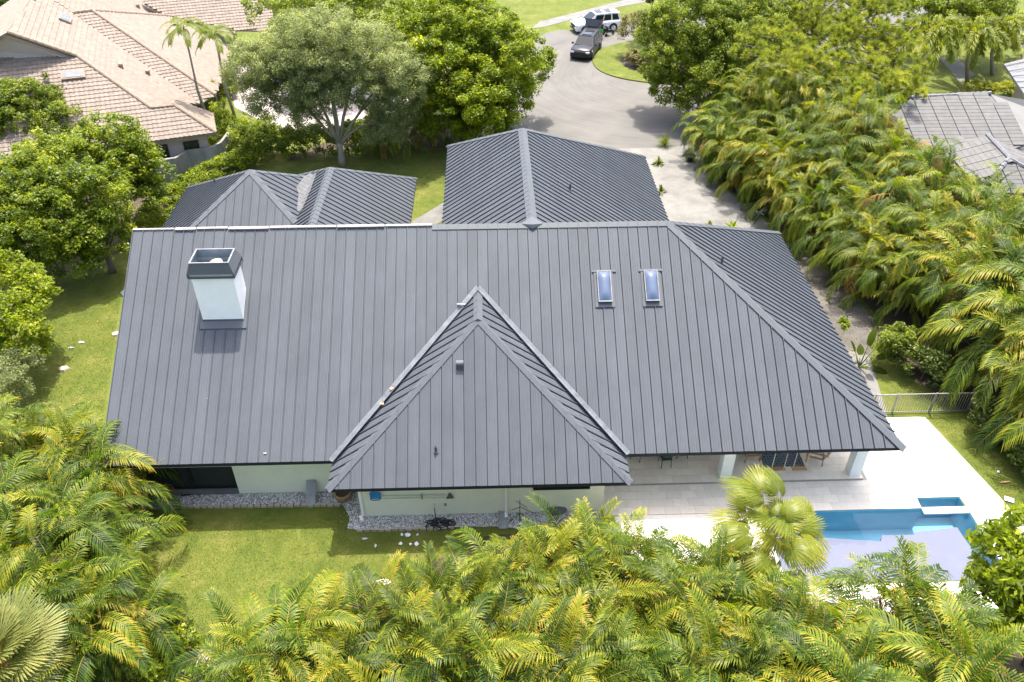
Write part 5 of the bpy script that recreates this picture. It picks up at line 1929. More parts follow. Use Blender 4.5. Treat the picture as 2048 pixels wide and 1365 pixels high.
# left trees
tree('glossy_tree', base_under(225, 545), [el(215, 285, 5.4, 2.0, 1.9, 1.5), el(110, 330, 5.2, 2.4, 2.2, 1.7), el(40, 380, 5.0, 2.2, 2.2, 1.7), el(170, 390, 4.6, 2.3, 2.0, 1.8), el(80, 450, 3.8, 2.6, 2.0, 1.7), el(200, 460, 3.0, 1.5, 1.5, 1.4), el(270, 300, 5, 1.2, 1.2, 1.0), el(30, 490, 2.6, 2.0, 1.8, 1.5), el(130, 500, 2.4, 1.7, 1.6, 1.4), el(280, 370, 3.2, 1.2, 1.2, 1.2)],
     'glossy', 'bark', 'broad glossy dark green tree with yellow new growth at the left of the roof', dens=1.4, rc=.45, n_per=115, ll=.165, lw=.09, low=-.8, r0=.17, seed=6)
tree('glossy_tree', base_under(262, 470), [el(255, 345, 4.2, 1.5, 1.5, 1.4), el(300, 330, 4.2, 1.1, 1.1, 1.0)], 'glossy', 'palebark', 'slender tree with two pale upright trunks beside the rear left roof', dens=1.2, rc=.45, n_per=80, ll=.2, lw=.11, r0=.11, seed=7, n_sub=2)
tree('pale_leaved_tree', base_under(60, 300), [el(60, 200, 4.8, 2.4, 2, 1.6), el(10, 230, 4.5, 2.0, 2, 1.6), el(110, 240, 4.0, 1.6, 1.6, 1.3)], 'midleaf', 'bark', 'mid green tree in front of the clay tile roof at the left edge', dens=1.4, rc=.45, n_per=105, ll=.165, lw=.085, r0=.14, seed=8)
tree('bright_shrub_tree', base_under(20, 690), [el(20, 560, 3.6, 1.5, 1.4, 1.3), el(75, 590, 3.2, 1.1, 1.1, .9), el(15, 640, 3.0, 1.5, 1.5, 1.2), el(40, 690, 2.0, 1.2, 1.2, 1.1)], 'bright', 'bark', 'bright lime green tree cut by the left edge beside the shaded lawn', dens=1.25, rc=.42, n_per=80, ll=.17, lw=.1, r0=.1, seed=9)
tree('grey_shrub', base_under(20, 800), [el(30, 740, 1.6, 1.2, 1.2, 1.0), el(0, 770, 1.6, 1.2, 1.2, 1.0)], 'greyleaf', 'bark', 'grey green shrub at the left edge above the palms', 'shrub', dens=1.2, rc=.35, n_per=80, ll=.11, lw=.05, r0=.06, seed=10)
# right of the road
tree('island_tree', base_under(1375, 175), [el(1390, 40, 7.0, 3.2, 3.0, 2.4), el(1460, 80, 6.0, 3.0, 2.8, 2.3), el(1350, 120, 4.6, 2.4, 2.2, 1.9), el(1430, 150, 4.0, 2.6, 2.4, 2.0), el(1500, 30, 7, 2.6, 2.6, 2), el(1395, 190, 2.6, 1.8, 1.6, 1.6), el(1335, 170, 2.8, 1.5, 1.5, 1.4), el(1470, 190, 3.0, 2.2, 2, 1.8), el(1530, 110, 5, 2.2, 2.2, 1.8), el(1320, 60, 6, 1.8, 1.8, 1.5)],
     'midleaf', 'bark', 'full mid green tree standing on the right part of the grass island', dens=1.35, rc=.52, n_per=115, ll=.18, lw=.088, low=-.8, r0=.18, seed=12)
tree('croton_tree', base_under(1290, 120), [el(1275, 55, 2.6, 1.7, 1.6, 1.4), el(1310, 85, 2.2, 1.3, 1.3, 1.1)], 'croton', 'palebark', 'rounded pale reddish leaved small tree on the grass island', dens=1.1, rc=.42, n_per=70, ll=.17, lw=.08, r0=.09, seed=13)
tree('croton_shrub', base_under(1275, 135), [el(1270, 118, .7, .9, .9, .7), el(1300, 128, .7, 1, .9, .7)], 'croton', 'palebark', 'low yellow and green croton shrub in the mulch of the island', 'shrub', dens=1.2, rc=.3, n_per=60, ll=.16, lw=.07, r0=.04, seed=14)
tree('island_shrub', base_under(1330, 155), [el(1330, 140, .6, 1.3, .8, .6), el(1390, 150, .7, 1.4, .9, .7)], 'midleaf', 'bark', 'low green shrub at the near edge of the island mulch', 'shrub', dens=1.2, rc=.35, n_per=60, ll=.18, lw=.09, r0=.04, seed=15)


def pine(base, tips, label, seed):
    """long limbs carrying bottle-brush needle tufts"""
    r_ = np.random.default_rng(seed)
    base = Vector(base)
    t = empty('pine_tree', base, 0, label, 'tree', 'pine trees right of the island')
    b = MB()
    top = Vector((0, 0, max(p.z for p in tips) - base.z + .5))
    b.tube([(0, 0, 0), (top.x + .2, top.y, top.z * .5), top], [.24, .16, .05], 8)
    cs, rs = [], []
    for p in tips:
        q = p - base
        h = min(top.z - .3, max(1.0, q.z - .35 * math.hypot(q.x, q.y)))
        s0 = Vector((top.x * h / top.z, top.y * h / top.z, h))
        mid = s0.lerp(q, .55) + Vector((r_.normal() * .2, r_.normal() * .2, .25))
        b.tube([s0, mid, q], [.085, .055, .025], 6)
        for k in range(9):
            w = mid.lerp(q, r_.random() ** .6 * 1.1) + Vector(r_.normal(size=3) * np.array([.55, .55, .35]))
            cs.append(tuple(w))
            rs.append(r_.uniform(.26, .42))
    b.build('trunk', M['bark'], t, smooth=True)
    n_per = 120
    C = np.repeat(np.array(cs), n_per, axis=0)
    R_ = np.repeat(np.array(rs), n_per)
    n_ = len(C)
    d = r_.normal(size=(n_, 3))
    d[:, 2] += .25
    d /= np.linalg.norm(d, axis=1)[:, None]
    e = C + d * R_[:, None]
    sd = np.cross(d, r_.normal(size=(n_, 3)))
    sd /= np.linalg.norm(sd, axis=1)[:, None]
    sd *= .016
    a = C + d * (R_ * .15)[:, None]
    v = np.stack([a - sd, a + sd, e + sd * .4, e - sd * .4], 1).reshape(-1, 3)
    tint = np.clip(.5 + np.repeat(r_.normal(0, .16, len(cs)), n_per) + r_.normal(0, .1, n_), 0, 1)
    mesh_obj('crown', np_mesh('crown', v, np.arange(n_ * 4).reshape(-1, 4), [M['needle']], tint), t)
    return t


def spread(cx, cy, z, dx, dy, n_, seed, zz=1.6):
    r_ = random.Random(seed)
    return [at(cx + r_.uniform(-dx, dx), cy + r_.uniform(-dy, dy), z + r_.uniform(-zz, zz)) for _ in range(n_)]


pine(base_under(1600, 190), spread(1590, 60, 6.5, 110, 75, 46, 1), 'tall pine with open limbs and tufted needles left of the foxtail palms', 21)
pine(base_under(1760, 215), spread(1740, 120, 5.2, 100, 75, 46, 2), 'pine with yellow green tufts directly left of the foxtail palm trunk', 22)
pine(base_under(1690, 90), spread(1690, 20, 6, 120, 40, 34, 3), 'farther pine at the top edge behind the other two pines', 23)
pine(base_under(1560, 215), spread(1540, 130, 4.5, 60, 60, 26, 4), 'short dark pine between the island tree and the palm hedge', 24)

for i, (px, py, lb, s, lf) in enumerate(((1960, 15, 'spreading bare limbed tree at the top right corner', 3.0, 'midleaf'), (1850, 10, 'green tree behind the foxtail palms at the top edge', 3.2, 'midleaf'),
                                         (1560, -10, 'dark tree behind the pines at the top edge', 3.6, 'darkleaf'), (1330, -20, 'dark tree beyond the white car at the top edge', 3.0, 'darkleaf'),
                                         (20, 20, 'dark tree behind the clay tile house at the top left corner', 3.0, 'darkleaf'), (2040, 90, 'grey green shrub at the right edge beyond the palms', 1.6, 'greyleaf'))):
    tree('far_tree', base_under(px, py + 70), [el(px, py, 4.8 if s > 2 else 1.2, s, s, s * .7), el(px + 40, py + 25, 3.6 if s > 2 else 1, s * .7, s * .7, s * .55)], lf, 'bark', lb, dens=.8, rc=.6, n_per=60, ll=.28, lw=.14, r0=.16, seed=30 + i)

# hedges and shrub rows
def hedge(pts, h, w, leaf, label, seed, z0=.0, ll=.16, lw=.09, rc=.36, n_per=60, cat='hedge', dens=1.):
    pts = [Vector((p[0], p[1], 0)) for p in pts]
    o0 = pts[0]
    r_ = np.random.default_rng(seed)
    cs, rs = [], []
    stems = MB()
    for a, b_ in zip(pts[:-1], pts[1:]):
        L = (b_ - a).length
        for k in range(max(2, int(L * (h + w) * 5.2 * dens))):
            u = r_.random()
            q = a.lerp(b_, u) - o0
            ang = r_.uniform(-.25, pi + .25)
            hh = h * r_.uniform(.8, 1.12)
            c = (b_ - a).normalized()
            nx = Vector((-c.y, c.x, 0))
            k2 = r_.uniform(.7, 1.05)
            cs.append(tuple(q + nx * cos(ang) * w * .5 * k2 + Vector((0, 0, max(.15, hh * .5 + sin(ang) * hh * .5 * k2)))))
            rs.append(rc * r_.uniform(.7, 1.3))
        for k in range(max(1, int(L * 1.2))):
            q = a.lerp(b_, r_.random()) - o0
            stems.tube([q, q + Vector((r_.normal() * .1, r_.normal() * .1, h * .7))], [.03, .012], 5)
    t = empty('hedge', o0, 0, label, cat)
    mesh_obj('foliage', leaf_mesh('foliage', cs, rs, n_per, ll, lw, M[leaf], seed=seed), t)
    stems.build('stem', M['bark'], t)
    return t


hedge([at(285, 490), at(335, 425), at(420, 368), at(480, 340), at(520, 325)], 1.35, 1.7, 'bright', 'loose bright green hedge below the grey garden wall', 41, dens=1.5)
hedge([at(470, 318), at(560, 318), at(680, 318), at(745, 300), at(800, 290)], 2.3, 2.6, 'midleaf', 'dark green hedge under the grey green tree behind the rear left roof', 42, dens=1.6)
hedge([at(435, 262), at(470, 285), at(500, 300), at(560, 285)], 2.0, 1.7, 'bright', 'clipped yellow green hedge outside the end of the garden wall', 43)
hedge([at(385, 300, .8), at(440, 282, .8)], 1.6, .7, 'bright', 'small yellow green planting inside the curved garden wall', 44, ll=.12, lw=.07, rc=.28)
hedge([at(452, 150), at(462, 200)], 1.2, 1.0, 'midleaf', 'clipped low hedge along the pink drive by the clay tile house', 45)
hedge([at(1775, 722), at(1850, 765), at(1930, 800)], 1.7, 1.6, 'darkleaf', 'dark green hedge between the palm hedge and the metal fence', 46, ll=.12, lw=.075, rc=.32, n_per=100, dens=1.6)
hedge([at(1940, 832), at(2000, 885), at(2060, 940), at(2120, 1010)], 1.5, 1.6, 'darkleaf', 'dark green hedge along the pool lawn at the right edge', 47, ll=.12, lw=.075, rc=.32, n_per=100, dens=1.6)
tree('bush', base_under(1795, 715), [el(1795, 690, 1.2, 1.0, 1.0, 1.1)], 'midleaf', 'bark', 'rounded bush with yellowing top leaves at the end of the dirt drive', 'shrub', dens=1.3, rc=.32, n_per=70, ll=.13, lw=.08, r0=.05, seed=48)
hedge([at(1930, 190), at(1990, 200), at(2040, 195)], 1.2, 2.0, 'foxleaf', 'low yellow green shrubs in front of the grey roof corner', 49, ll=.3, lw=.06)


# ------------------------------------------------------------------ palms
def frond_mesh(name, L, e0, e1, nl, leafL, leafW, vang, m_leaf, m_rach, seed, droop=.25, petiole=.16, ragged=.0, curl=0., tb=0., rw=.014, fwd=.55, plume=False):
    """feather frond: an arched rib with leaflets along both sides"""
    r_ = np.random.default_rng(seed)
    ns = 22
    ang = np.radians(e0 + (e1 - e0) * np.linspace(0, 1, ns) ** 1.15)
    pts = np.zeros((ns, 3))
    for i in range(1, ns):
        d = L / (ns - 1)
        pts[i] = pts[i - 1] + d * np.array([cos(ang[i]), 0, sin(ang[i])])
    pts[:, 1] = curl * np.linspace(0, 1, ns) ** 2
    V, Fq, mi, ti = [], [], [], []

    def P(t):
        k = t * (ns - 1)
        i = min(int(k), ns - 2)
        return pts[i] + (pts[i + 1] - pts[i]) * (k - i), (pts[i + 1] - pts[i])
    # rib (three-sided)
    for i in range(ns):
        T_ = pts[min(i + 1, ns - 1)] - pts[max(i - 1, 0)]
        T_ /= np.linalg.norm(T_)
        B = np.array([0, 1., 0])
        Nn = np.cross(T_, B)
        w = rw * (1 - .85 * i / (ns - 1))
        V += [tuple(pts[i] + B * w), tuple(pts[i] - B * w), tuple(pts[i] - Nn * w * -1.2)]
    for i in range(ns - 1):
        for k in range(3):
            Fq.append((i * 3 + k, i * 3 + (k + 1) % 3, i * 3 + 3 + (k + 1) % 3, i * 3 + 3 + k))
            mi.append(1)
            ti.append(.4 + .3 * i / ns)
    for s_ in (-1, 1):
        for k in range(nl):
            t = petiole + (1 - petiole) * (k + .5 + r_.normal(0, .12)) / nl
            t = min(max(t, 0.02), .995)
            if ragged and r_.random() < ragged:
                continue
            p, T_ = P(t)
            T_ = T_ / np.linalg.norm(T_)
            B = np.array([0, 1., 0]) * s_
            Nn = np.cross(T_, np.array([0, 1., 0]))
            Nn = -Nn if Nn[2] < 0 and abs(Nn[2]) > .2 else Nn
            if Nn @ np.array([-sin(np.radians(0)), 0, 1]) < 0:
                Nn = -Nn
            q = (t - petiole) / (1 - petiole)
            ln = leafL * (.55 + .9 * q - .95 * q * q + .12 * sin(q * 3)) * r_.uniform(.88, 1.08)
            ln = max(ln, leafL * .25)
            va = np.radians(vang + (r_.normal(0, 35) if plume else r_.normal(0, 6)))
            if plume:
                va = np.radians(r_.uniform(-70, 80))
            fw = fwd + .5 * q
            d = B * cos(va) + Nn * sin(va) + T_ * fw
            d /= np.linalg.norm(d)
            wv = np.cross(d, Nn)
            wv /= np.linalg.norm(wv) + 1e-9
            W = leafW * (1 - .35 * q)
            mid = p + d * ln * .5 + np.array([0, 0, -droop * ln * .16])
            tip = p + d * ln * .93 + np.array([0, 0, -droop * ln * .85]) + r_.normal(0, .012, 3)
            b0 = len(V)
            V += [tuple(p - wv * W * .3), tuple(p + wv * W * .3), tuple(mid + wv * W * .5), tuple(mid - wv * W * .5), tuple(tip + wv * W * .08), tuple(tip - wv * W * .08)]
            Fq += [(b0, b0 + 1, b0 + 2, b0 + 3), (b0 + 3, b0 + 2, b0 + 4, b0 + 5)]
            mi += [0, 0]
            g = .34 + tb + r_.normal(0, .05)
            ti += [g - .02, g + .17 + .14 * max(0, q - .5)]
    return np_mesh(name, np.array(V), np.array(Fq), [m_leaf, m_rach], np.clip(np.array(ti), 0, 1), np.array(mi))


def strain(ml, s0):
    F_ = {'young': [], 'mid': [], 'old': [], 'dry': []}
    for i in range(4):
        F_['young'].append(frond_mesh('frond', 1.75 + .12 * i, 84, 24 - 10 * i, 25, .56, .054, 38, ml, M['rachis'], s0 + i, .35, tb=.03, curl=.14 * (i - 1.5)))
    for i in range(6):
        F_['mid'].append(frond_mesh('frond', 2.1 + .12 * i, 78 - 5 * i, -36 - 11 * i, 26, .62, .060, 32 - 4 * i, ml, M['rachis'], s0 + 10 + i, .6, curl=.2 * ((i % 3) - 1), tb=.02 * (i % 2)))
    for i in range(5):
        F_['old'].append(frond_mesh('frond', 2.1 + .1 * i, 42 - 10 * i, -78 - 3 * i, 25, .60, .060, 10 - 7 * (i % 3), ml, M['rachis'], s0 + 20 + i, .75, curl=.18 * ((i % 3) - 1), tb=-.08, ragged=.04))
    for i in range(3):
        F_['dry'].append(frond_mesh('frond', 1.9 + .1 * i, 30 - 10 * i, -82, 26, .5, .042, -5, M['areca_dry'], M['rachis'], s0 + 30 + i, .9, ragged=.3, tb=.1, curl=.2 * (i - 1)))
    return F_


STRAINS = [strain(M['areca'], 100), strain(M['areca_gold'], 300), strain(M['areca'], 500)]
CANE = MB().tube([(0, 0, 0), (.02, 0, .5), (0, 0, 1.0)], [.045, .04, .032], 6).build('stem', M['cane'])
cane_me = CANE.data
bpy.data.objects.remove(CANE)

_prand = random.Random(77)


def areca(loc, H, label, group, n_stem=9, n_fr=6, spread_r=1.0, fs=1.0, skirt=6, dry=.12, lean=(0, 0)):
    r_ = _prand
    t = empty('areca_palm', loc, 0, label, 'palm', group)
    FR = STRAINS[r_.choice((0, 0, 1, 2))]
    fs = fs * r_.uniform(.9, 1.14)
    H = H * r_.uniform(.9, 1.14)
    for s_ in range(n_stem):
        a = s_ * 2.4 + r_.uniform(-.4, .4)
        rr_ = spread_r * math.sqrt((s_ + .4) / n_stem)
        bx, by = rr_ * .45 * cos(a), rr_ * .45 * sin(a)
        h = H * (1 - .42 * (rr_ / spread_r) ** 1.5) * r_.uniform(.82, 1.05)
        tx, ty = bx + rr_ * .9 * cos(a) + lean[0] * h * .1, by + rr_ * .9 * sin(a) + lean[1] * h * .1
        d = Vector((tx - bx, ty - by, h))
        o = mesh_obj('stem', cane_me, t, (bx, by, 0), d.to_track_quat('Z', 'Y').to_euler(), (1, 1, d.length))
        ph = r_.uniform(0, 6.28)
        for k in range(n_fr):
            az = ph + k * 2.399 + r_.uniform(-.3, .3)
            if k == 0:
                kind = 'young'
            elif k < n_fr * .62:
                kind = 'mid'
            else:
                kind = 'old'
            if r_.random() < dry and k > 1:
                kind = 'dry'
            me = r_.choice(FR[kind])
            sc = fs * r_.uniform(.8, 1.12)
            mesh_obj('frond', me, t, (tx, ty, h - .08 * k), (r_.uniform(-.25, .25), r_.uniform(-.16, .16), az), sc)
    for k in range(skirt):
        az = k * 6.283 / skirt + r_.uniform(-.3, .3)
        hh = H * r_.uniform(.12, .5)
        mesh_obj('frond', r_.choice(FR['old'] + FR['mid']), t, (spread_r * .8 * cos(az), spread_r * .8 * sin(az), hh), (r_.uniform(-.3, .3), 0, az + r_.uniform(-.4, .4)), fs * r_.uniform(.7, 1.0))
    return t


ORD = ['first', 'second', 'third', 'fourth', 'fifth', 'sixth', 'seventh', 'eighth', 'ninth', 'tenth', 'eleventh', 'twelfth', 'thirteenth', 'fourteenth']


def palm_row(pts, z, H, rowname, group, **kw):
    for i, (px, py) in enumerate(pts):
        p = at(px, py, z)
        areca((p.x, p.y, 0), H * _prand.uniform(.92, 1.1), 'areca palm clump, %s from the left in %s' % (ORD[i], rowname), group, **kw)


GB = 'areca palms massed in front of the pool and lawn'
palm_row([(915, 1195), (995, 1165), (1085, 1140), (1165, 1110), (1250, 1120), (1335, 1150), (1420, 1175)], 2.6, 3.1, 'the foreground row nearest the house wall', GB, fs=1.0, n_fr=5)
palm_row([(510, 1330), (600, 1300), (690, 1300), (790, 1275), (880, 1230), (990, 1215), (1100, 1200), (1220, 1215), (1350, 1235), (1470, 1250), (1560, 1275), (1650, 1290), (1840, 1215)], 2.8, 3.3, 'the middle foreground row', GB, fs=1.08, n_fr=5)
palm_row([(560, 1410), (700, 1390), (840, 1350), (970, 1340), (1110, 1330), (1250, 1340), (1390, 1355), (1530, 1370), (1680, 1410), (1890, 1350)], 2.8, 3.4, 'the foreground row along the bottom edge', GB, fs=1.1, n_fr=5)
GL = 'areca palms along the left of the back lawn'
palm_row([(-10, 895), (70, 880), (140, 915), (200, 935)], 2.8, 3.4, 'the far row left of the back lawn', GL)
palm_row([(-30, 1015), (45, 1020), (110, 1040), (150, 1080)], 2.8, 3.5, 'the second row left of the back lawn', GL)
palm_row([(0, 1130), (75, 1140), (140, 1170)], 2.8, 3.5, 'the third row left of the back lawn', GL)
palm_row([(130, 1245), (190, 1250)], 2.6, 3.3, 'the near row left of the back lawn', GL)
# hedge along the drive: three rows from the road end towards the pool
hb = [(14.6, 54.0), (15.5, 49.6), (17.1, 45.2), (18.4, 41.2), (19.6, 36.6), (20.6, 33.2)]


def along(pts, d):
    for a, b_ in zip(pts[:-1], pts[1:]):
        L = math.hypot(b_[0] - a[0], b_[1] - a[1])
        if d <= L:
            return (a[0] + (b_[0] - a[0]) * d / L, a[1] + (b_[1] - a[1]) * d / L)
        d -= L
    return pts[-1]


GR = 'areca palms in the tall hedge along the drive'
for ri, (off, H, step, n_, nm_) in enumerate(((1.0, 3.4, 1.85, 12, 'front row'), (2.9, 4.7, 2.05, 11, 'second row'), (5.4, 5.2, 2.2, 10, 'third row'), (7.8, 5.1, 2.4, 8, 'back row'))):
    for i in range(n_):
        x, y = along(hb, i * step + .4)
        if ri == 2:
            x -= max(0, 1.5 - .8 * i)
        if ri == 3:
            y -= 3.0
        areca((x + off + _prand.uniform(-.2, .2), y + off * .15 + _prand.uniform(-.2, .2), 0), (H + (.6 if ri > 1 and i < 5 else 0)) * _prand.uniform(.92, 1.08),
              'areca palm clump in the %s of the drive hedge, %s from the road end' % (nm_, ORD[i]), GR, n_stem=9, n_fr=6, spread_r=1.1, fs=.98, skirt=12 if ri == 0 else 3)
GP = 'tall areca palms at the right edge'
for i, (x, y, H) in enumerate(((22.9, 31.6, 4.6), (24.6, 29.8, 5.0), (23.2, 28.5, 4.6), (25.2, 27.3, 4.8), (23.5, 25.9, 4.2), (25.4, 24.8, 4.5), (24.0, 23.3, 3.9), (25.9, 32.4, 5.0), (23.8, 34.0, 5.0), (27.0, 30.2, 5.0))):
    areca((x, y, 0), H, 'tall areca palm clump at the right edge, %s from the pool end' % ORD[[4, 5, 3, 6, 2, 7, 1, 8, 9, 0][i]] if False else
          ['tall areca palm clump overhanging the bush at the end of the dirt drive', 'tall areca palm clump behind the one over the bush', 'tall areca palm clump leaning over the metal fence hedge', 'tall areca palm clump at the right edge level with the fence',
           'tall areca palm clump between the fence and the pool lawn hedge', 'tall areca palm clump at the right edge behind the pool lawn hedge', 'tall areca palm clump nearest the pool at the right edge', 'tall areca palm clump behind the middle of the right palms',
           'tall areca palm clump joining the drive hedge to the right palms', 'tall areca palm clump farthest right, cut by the picture edge'][i], GP, n_stem=8, n_fr=7, spread_r=1.2, fs=1.2, skirt=3)
GU = 'areca palms under the bright tree'
for i, (px, py) in enumerate(((840, 292), (900, 285), (770, 300))):
    p = at(px, py)
    areca((p.x, p.y, 0), 1.9, ['areca palm in the shade under the bright tree, centre of three', 'areca palm in the shade under the bright tree, nearest the road', 'areca palm in the shade under the bright tree, nearest the grey green tree'][i], GU, n_stem=5, n_fr=6, spread_r=.8, fs=.8, skirt=4)


# ---- fan palms
def fan_mesh(name, R_, pet, nseg, m_leaf, m_rach, seed, droop=.35, split=.55, span=330, fold=.12, bend=0.):
    r_ = np.random.default_rng(seed)
    V, Fq, mi, ti = [], [], [], []
    c = np.array([pet, 0, 0])
    V += [(0, .018, 0), (0, -.018, 0), (0, 0, .02), (pet, .012, 0), (pet, -.012, 0), (pet, 0, .014)]
    for k in range(3):
        Fq.append((k, (k + 1) % 3, 3 + (k + 1) % 3, 3 + k))
        mi.append(1)
        ti.append(.5)
    for k in range(nseg):
        a0 = math.radians(-span / 2 + span * k / nseg)
        a1 = math.radians(-span / 2 + span * (k + 1) / nseg)
        am = (a0 + a1) / 2
        Lk = R_ * (1 - .25 * abs(am) / math.radians(span / 2)) * r_.uniform(.93, 1.05)
        up_ = fold
        pts = []
        for (rr_, w) in ((.03, 1), (split, 1.0), (.82, .62), (1.0, .06)):
            dz = -droop * Lk * max(0, rr_ - split * .8) ** 1.6 * 1.6
            hw = (a1 - a0) / 2 * w
            for ang, hz in ((am - hw, 0), (am + hw, 0)):
                qx, qz = cos(ang) * Lk * rr_, (.035 if (k % 2) else 0) * rr_ + up_ * rr_ * Lk * .4 * abs(sin(ang))
                pts.append(c + np.array([qx * cos(bend) + qz * sin(bend), sin(ang) * Lk * rr_, qz * cos(bend) - qx * sin(bend) + dz]))
        b0 = len(V)
        V += [tuple(p) for p in pts]
        for j in range(3):
            Fq.append((b0 + 2 * j, b0 + 2 * j + 1, b0 + 2 * j + 3, b0 + 2 * j + 2))
            mi.append(0)
            ti.append(.35 + .14 * j + r_.normal(0, .05) + (.06 if k % 2 else -.04))
    return np_mesh(name, np.array(V), np.array(Fq), [m_leaf, m_rach], np.clip(np.array(ti), 0, 1), np.array(mi))


FAN = [fan_mesh('fan_leaf', .56 + .04 * i, .85 + .28 * i, 32, M['fanleaf'], M['rachis'], 140 + i, droop=1.1 + .1 * i, span=300, bend=.75 - .1 * i) for i in range(4)]
p = at(1540, 1075, 2.4)
t = empty('fan_palm', (p.x, p.y, 0), 0, 'yellow green fan palm with pleated round leaves at the pool edge', 'palm')
MB().tube([(0, 0, 0), (.03, .02, 1.1), (0, 0, 2.2)], [.16, .13, .11], 10).build('trunk', M['palmtrunk'], t)
r_ = random.Random(5)
for k in range(48):
    q = k / 48
    mesh_obj('fan_leaf', FAN[(k * 3 + k // 4) % 4], t, (0, 0, 2.2 + .12 * (1 - q)), (r_.uniform(-.7, .7), -(1.3 - 1.5 * q) + r_.uniform(-.2, .2), k * 2.399), r_.uniform(.85, 1.15))
SAB = [fan_mesh('fan_leaf', 1.0 + .06 * i, .8 + .1 * i, 44, M['sabalf'], M['rachis'], 150 + i, droop=.2, split=.35, span=250, fold=.5, bend=.25) for i in range(3)]
for j, (px, py, lb) in enumerate(((0, 1330, 'stiff pale green fan palm in the bottom left corner'), (2160, 1240, 'fan palm just off the bottom right corner'))):
    if j == 1:
        continue
    p = at(px, py, 3.6)
    t = empty('fan_palm', (p.x, p.y, 0), 0, lb, 'palm')
    MB().tube([(0, 0, 0), (.03, .02, 1.7), (0, 0, 3.5)], [.2, .17, .15], 10).build('trunk', M['palmtrunk'], t)
    for k in range(30):
        q = k / 30
        mesh_obj('fan_leaf', SAB[k % 3], t, (0, 0, 3.5 + .12 * (1 - q)), (r_.uniform(-.3, .3), -(1.3 - 1.5 * q), k * 2.399), r_.uniform(.9, 1.1))

# ---- thin stemmed palms by the tile house and foxtail palms at top right
THIN = [frond_mesh('frond', 1.7 + .1 * i, 55 - 18 * i, -65, 30, .46, .065, 20, M['midleaf'], M['rachis'], 160 + i, .5, rw=.012) for i in range(4)]
FOX = [frond_mesh('frond', 2.9 + .15 * i, 62 - 22 * i, -75 - 3 * i, 90, .62, .075, 0, M['foxleaf'], M['rachis'], 170 + i, .35, plume=True, rw=.02) for i in range(4)]


def tall_palm(base, top, fronds, n_, label, group, rtr=.09, fs=1., name='palm_tree', seed=0):
    r_ = random.Random(seed)
    base, top = Vector(base), Vector(top) - Vector(base)
    t = empty(name, base, 0, label, 'palm', group)
    mid = top * .5 + Vector((-.25, .05, 0))
    MB().tube([(0, 0, 0), mid, top], [rtr * 1.3, rtr, rtr * .8], 10).build('trunk', M['palmtrunk'], t, smooth=True)
    sh = MB().tube([top - Vector((0, 0, .05)), top + Vector((0, 0, .55))], [rtr * 1.0, rtr * .6], 8)
    sh.build('crownshaft', M['cane'], t, smooth=True)
    for k in range(n_):
        q = k / n_
        idx = min(len(fronds) - 1, int(q * len(fronds)))
        mesh_obj('frond', fronds[idx], t, top + Vector((0, 0, .5 - .2 * q)), (r_.uniform(-.2, .2), r_.uniform(-.15, .1), k * 2.399), fs * r_.uniform(.9, 1.1))
    return t


GT = 'thin stemmed palms beside the clay tile house'
b0 = Vector((-20.3, 57.5, 0))
tall_palm(b0, aty(370, 66, b0.y - .3), THIN, 13, 'thin stemmed palm with a leaning grey trunk in front of the clay tile roof', GT, .10, 1.0, seed=1)
b1 = Vector((-19.0, 59.6, 0))
tall_palm(b1, aty(432, 78, b1.y), THIN, 13, 'thin stemmed palm with an upright trunk at the end of the clay tile roof', GT, .10, 1.0, seed=2)
GF = 'foxtail palms near the grey roofs'
b2 = at(1838, 192, 0)
tall_palm(b2, aty(1862, 72, b2.y), FOX, 18, 'foxtail palm with a leaning trunk above the grass strip', GF, .17, 1.1, seed=3)
b3 = at(1935, 170, 0)
tall_palm(b3, aty(1945, 75, b3.y), FOX, 17, 'foxtail palm in the middle of the bushy crowns at top right', GF, .15, 1.1, seed=4)
b4 = at(1985, 150, 0)
tall_palm(b4, aty(1995, 62, b4.y), FOX, 17, 'foxtail palm farthest right of the bushy crowns', GF, .15, 1.0, seed=5)
b5 = at(1905, 120, 0)
tall_palm(b5, aty(1905, 30, b5.y), FOX, 17, 'foxtail palm behind the others at the top edge', GF, .15, 1.0, seed=6)


def strap_mesh(name, n_, L, W, m_, seed, arch=.6):
    r_ = np.random.default_rng(seed)
    V, Fq, ti = [], [], []
    for k in range(n_):
        az = k * 2.399 + r_.normal(0, .2)
        e = math.radians(r_.uniform(25, 85))
        d = np.array([cos(az) * cos(e), sin(az) * cos(e), sin(e)])
        s_ = np.array([-sin(az), cos(az), 0])
        Lk = L * r_.uniform(.7, 1.1)
        b0 = len(V)
        for (q, w) in ((0, .5), (.35, 1), (.7, .8), (1, .08)):
            p = d * Lk * q + np.array([0, 0, -arch * Lk * q * q * cos(e)])
            V += [tuple(p - s_ * W * w / 2), tuple(p + s_ * W * w / 2)]
        for j in range(3):
            Fq.append((b0 + 2 * j, b0 + 2 * j + 1, b0 + 2 * j + 3, b0 + 2 * j + 2))
            ti.append(.4 + r_.normal(0, .15))
    return np_mesh(name, np.array(V), np.array(Fq), [m_], np.clip(np.array(ti), 0, 1))


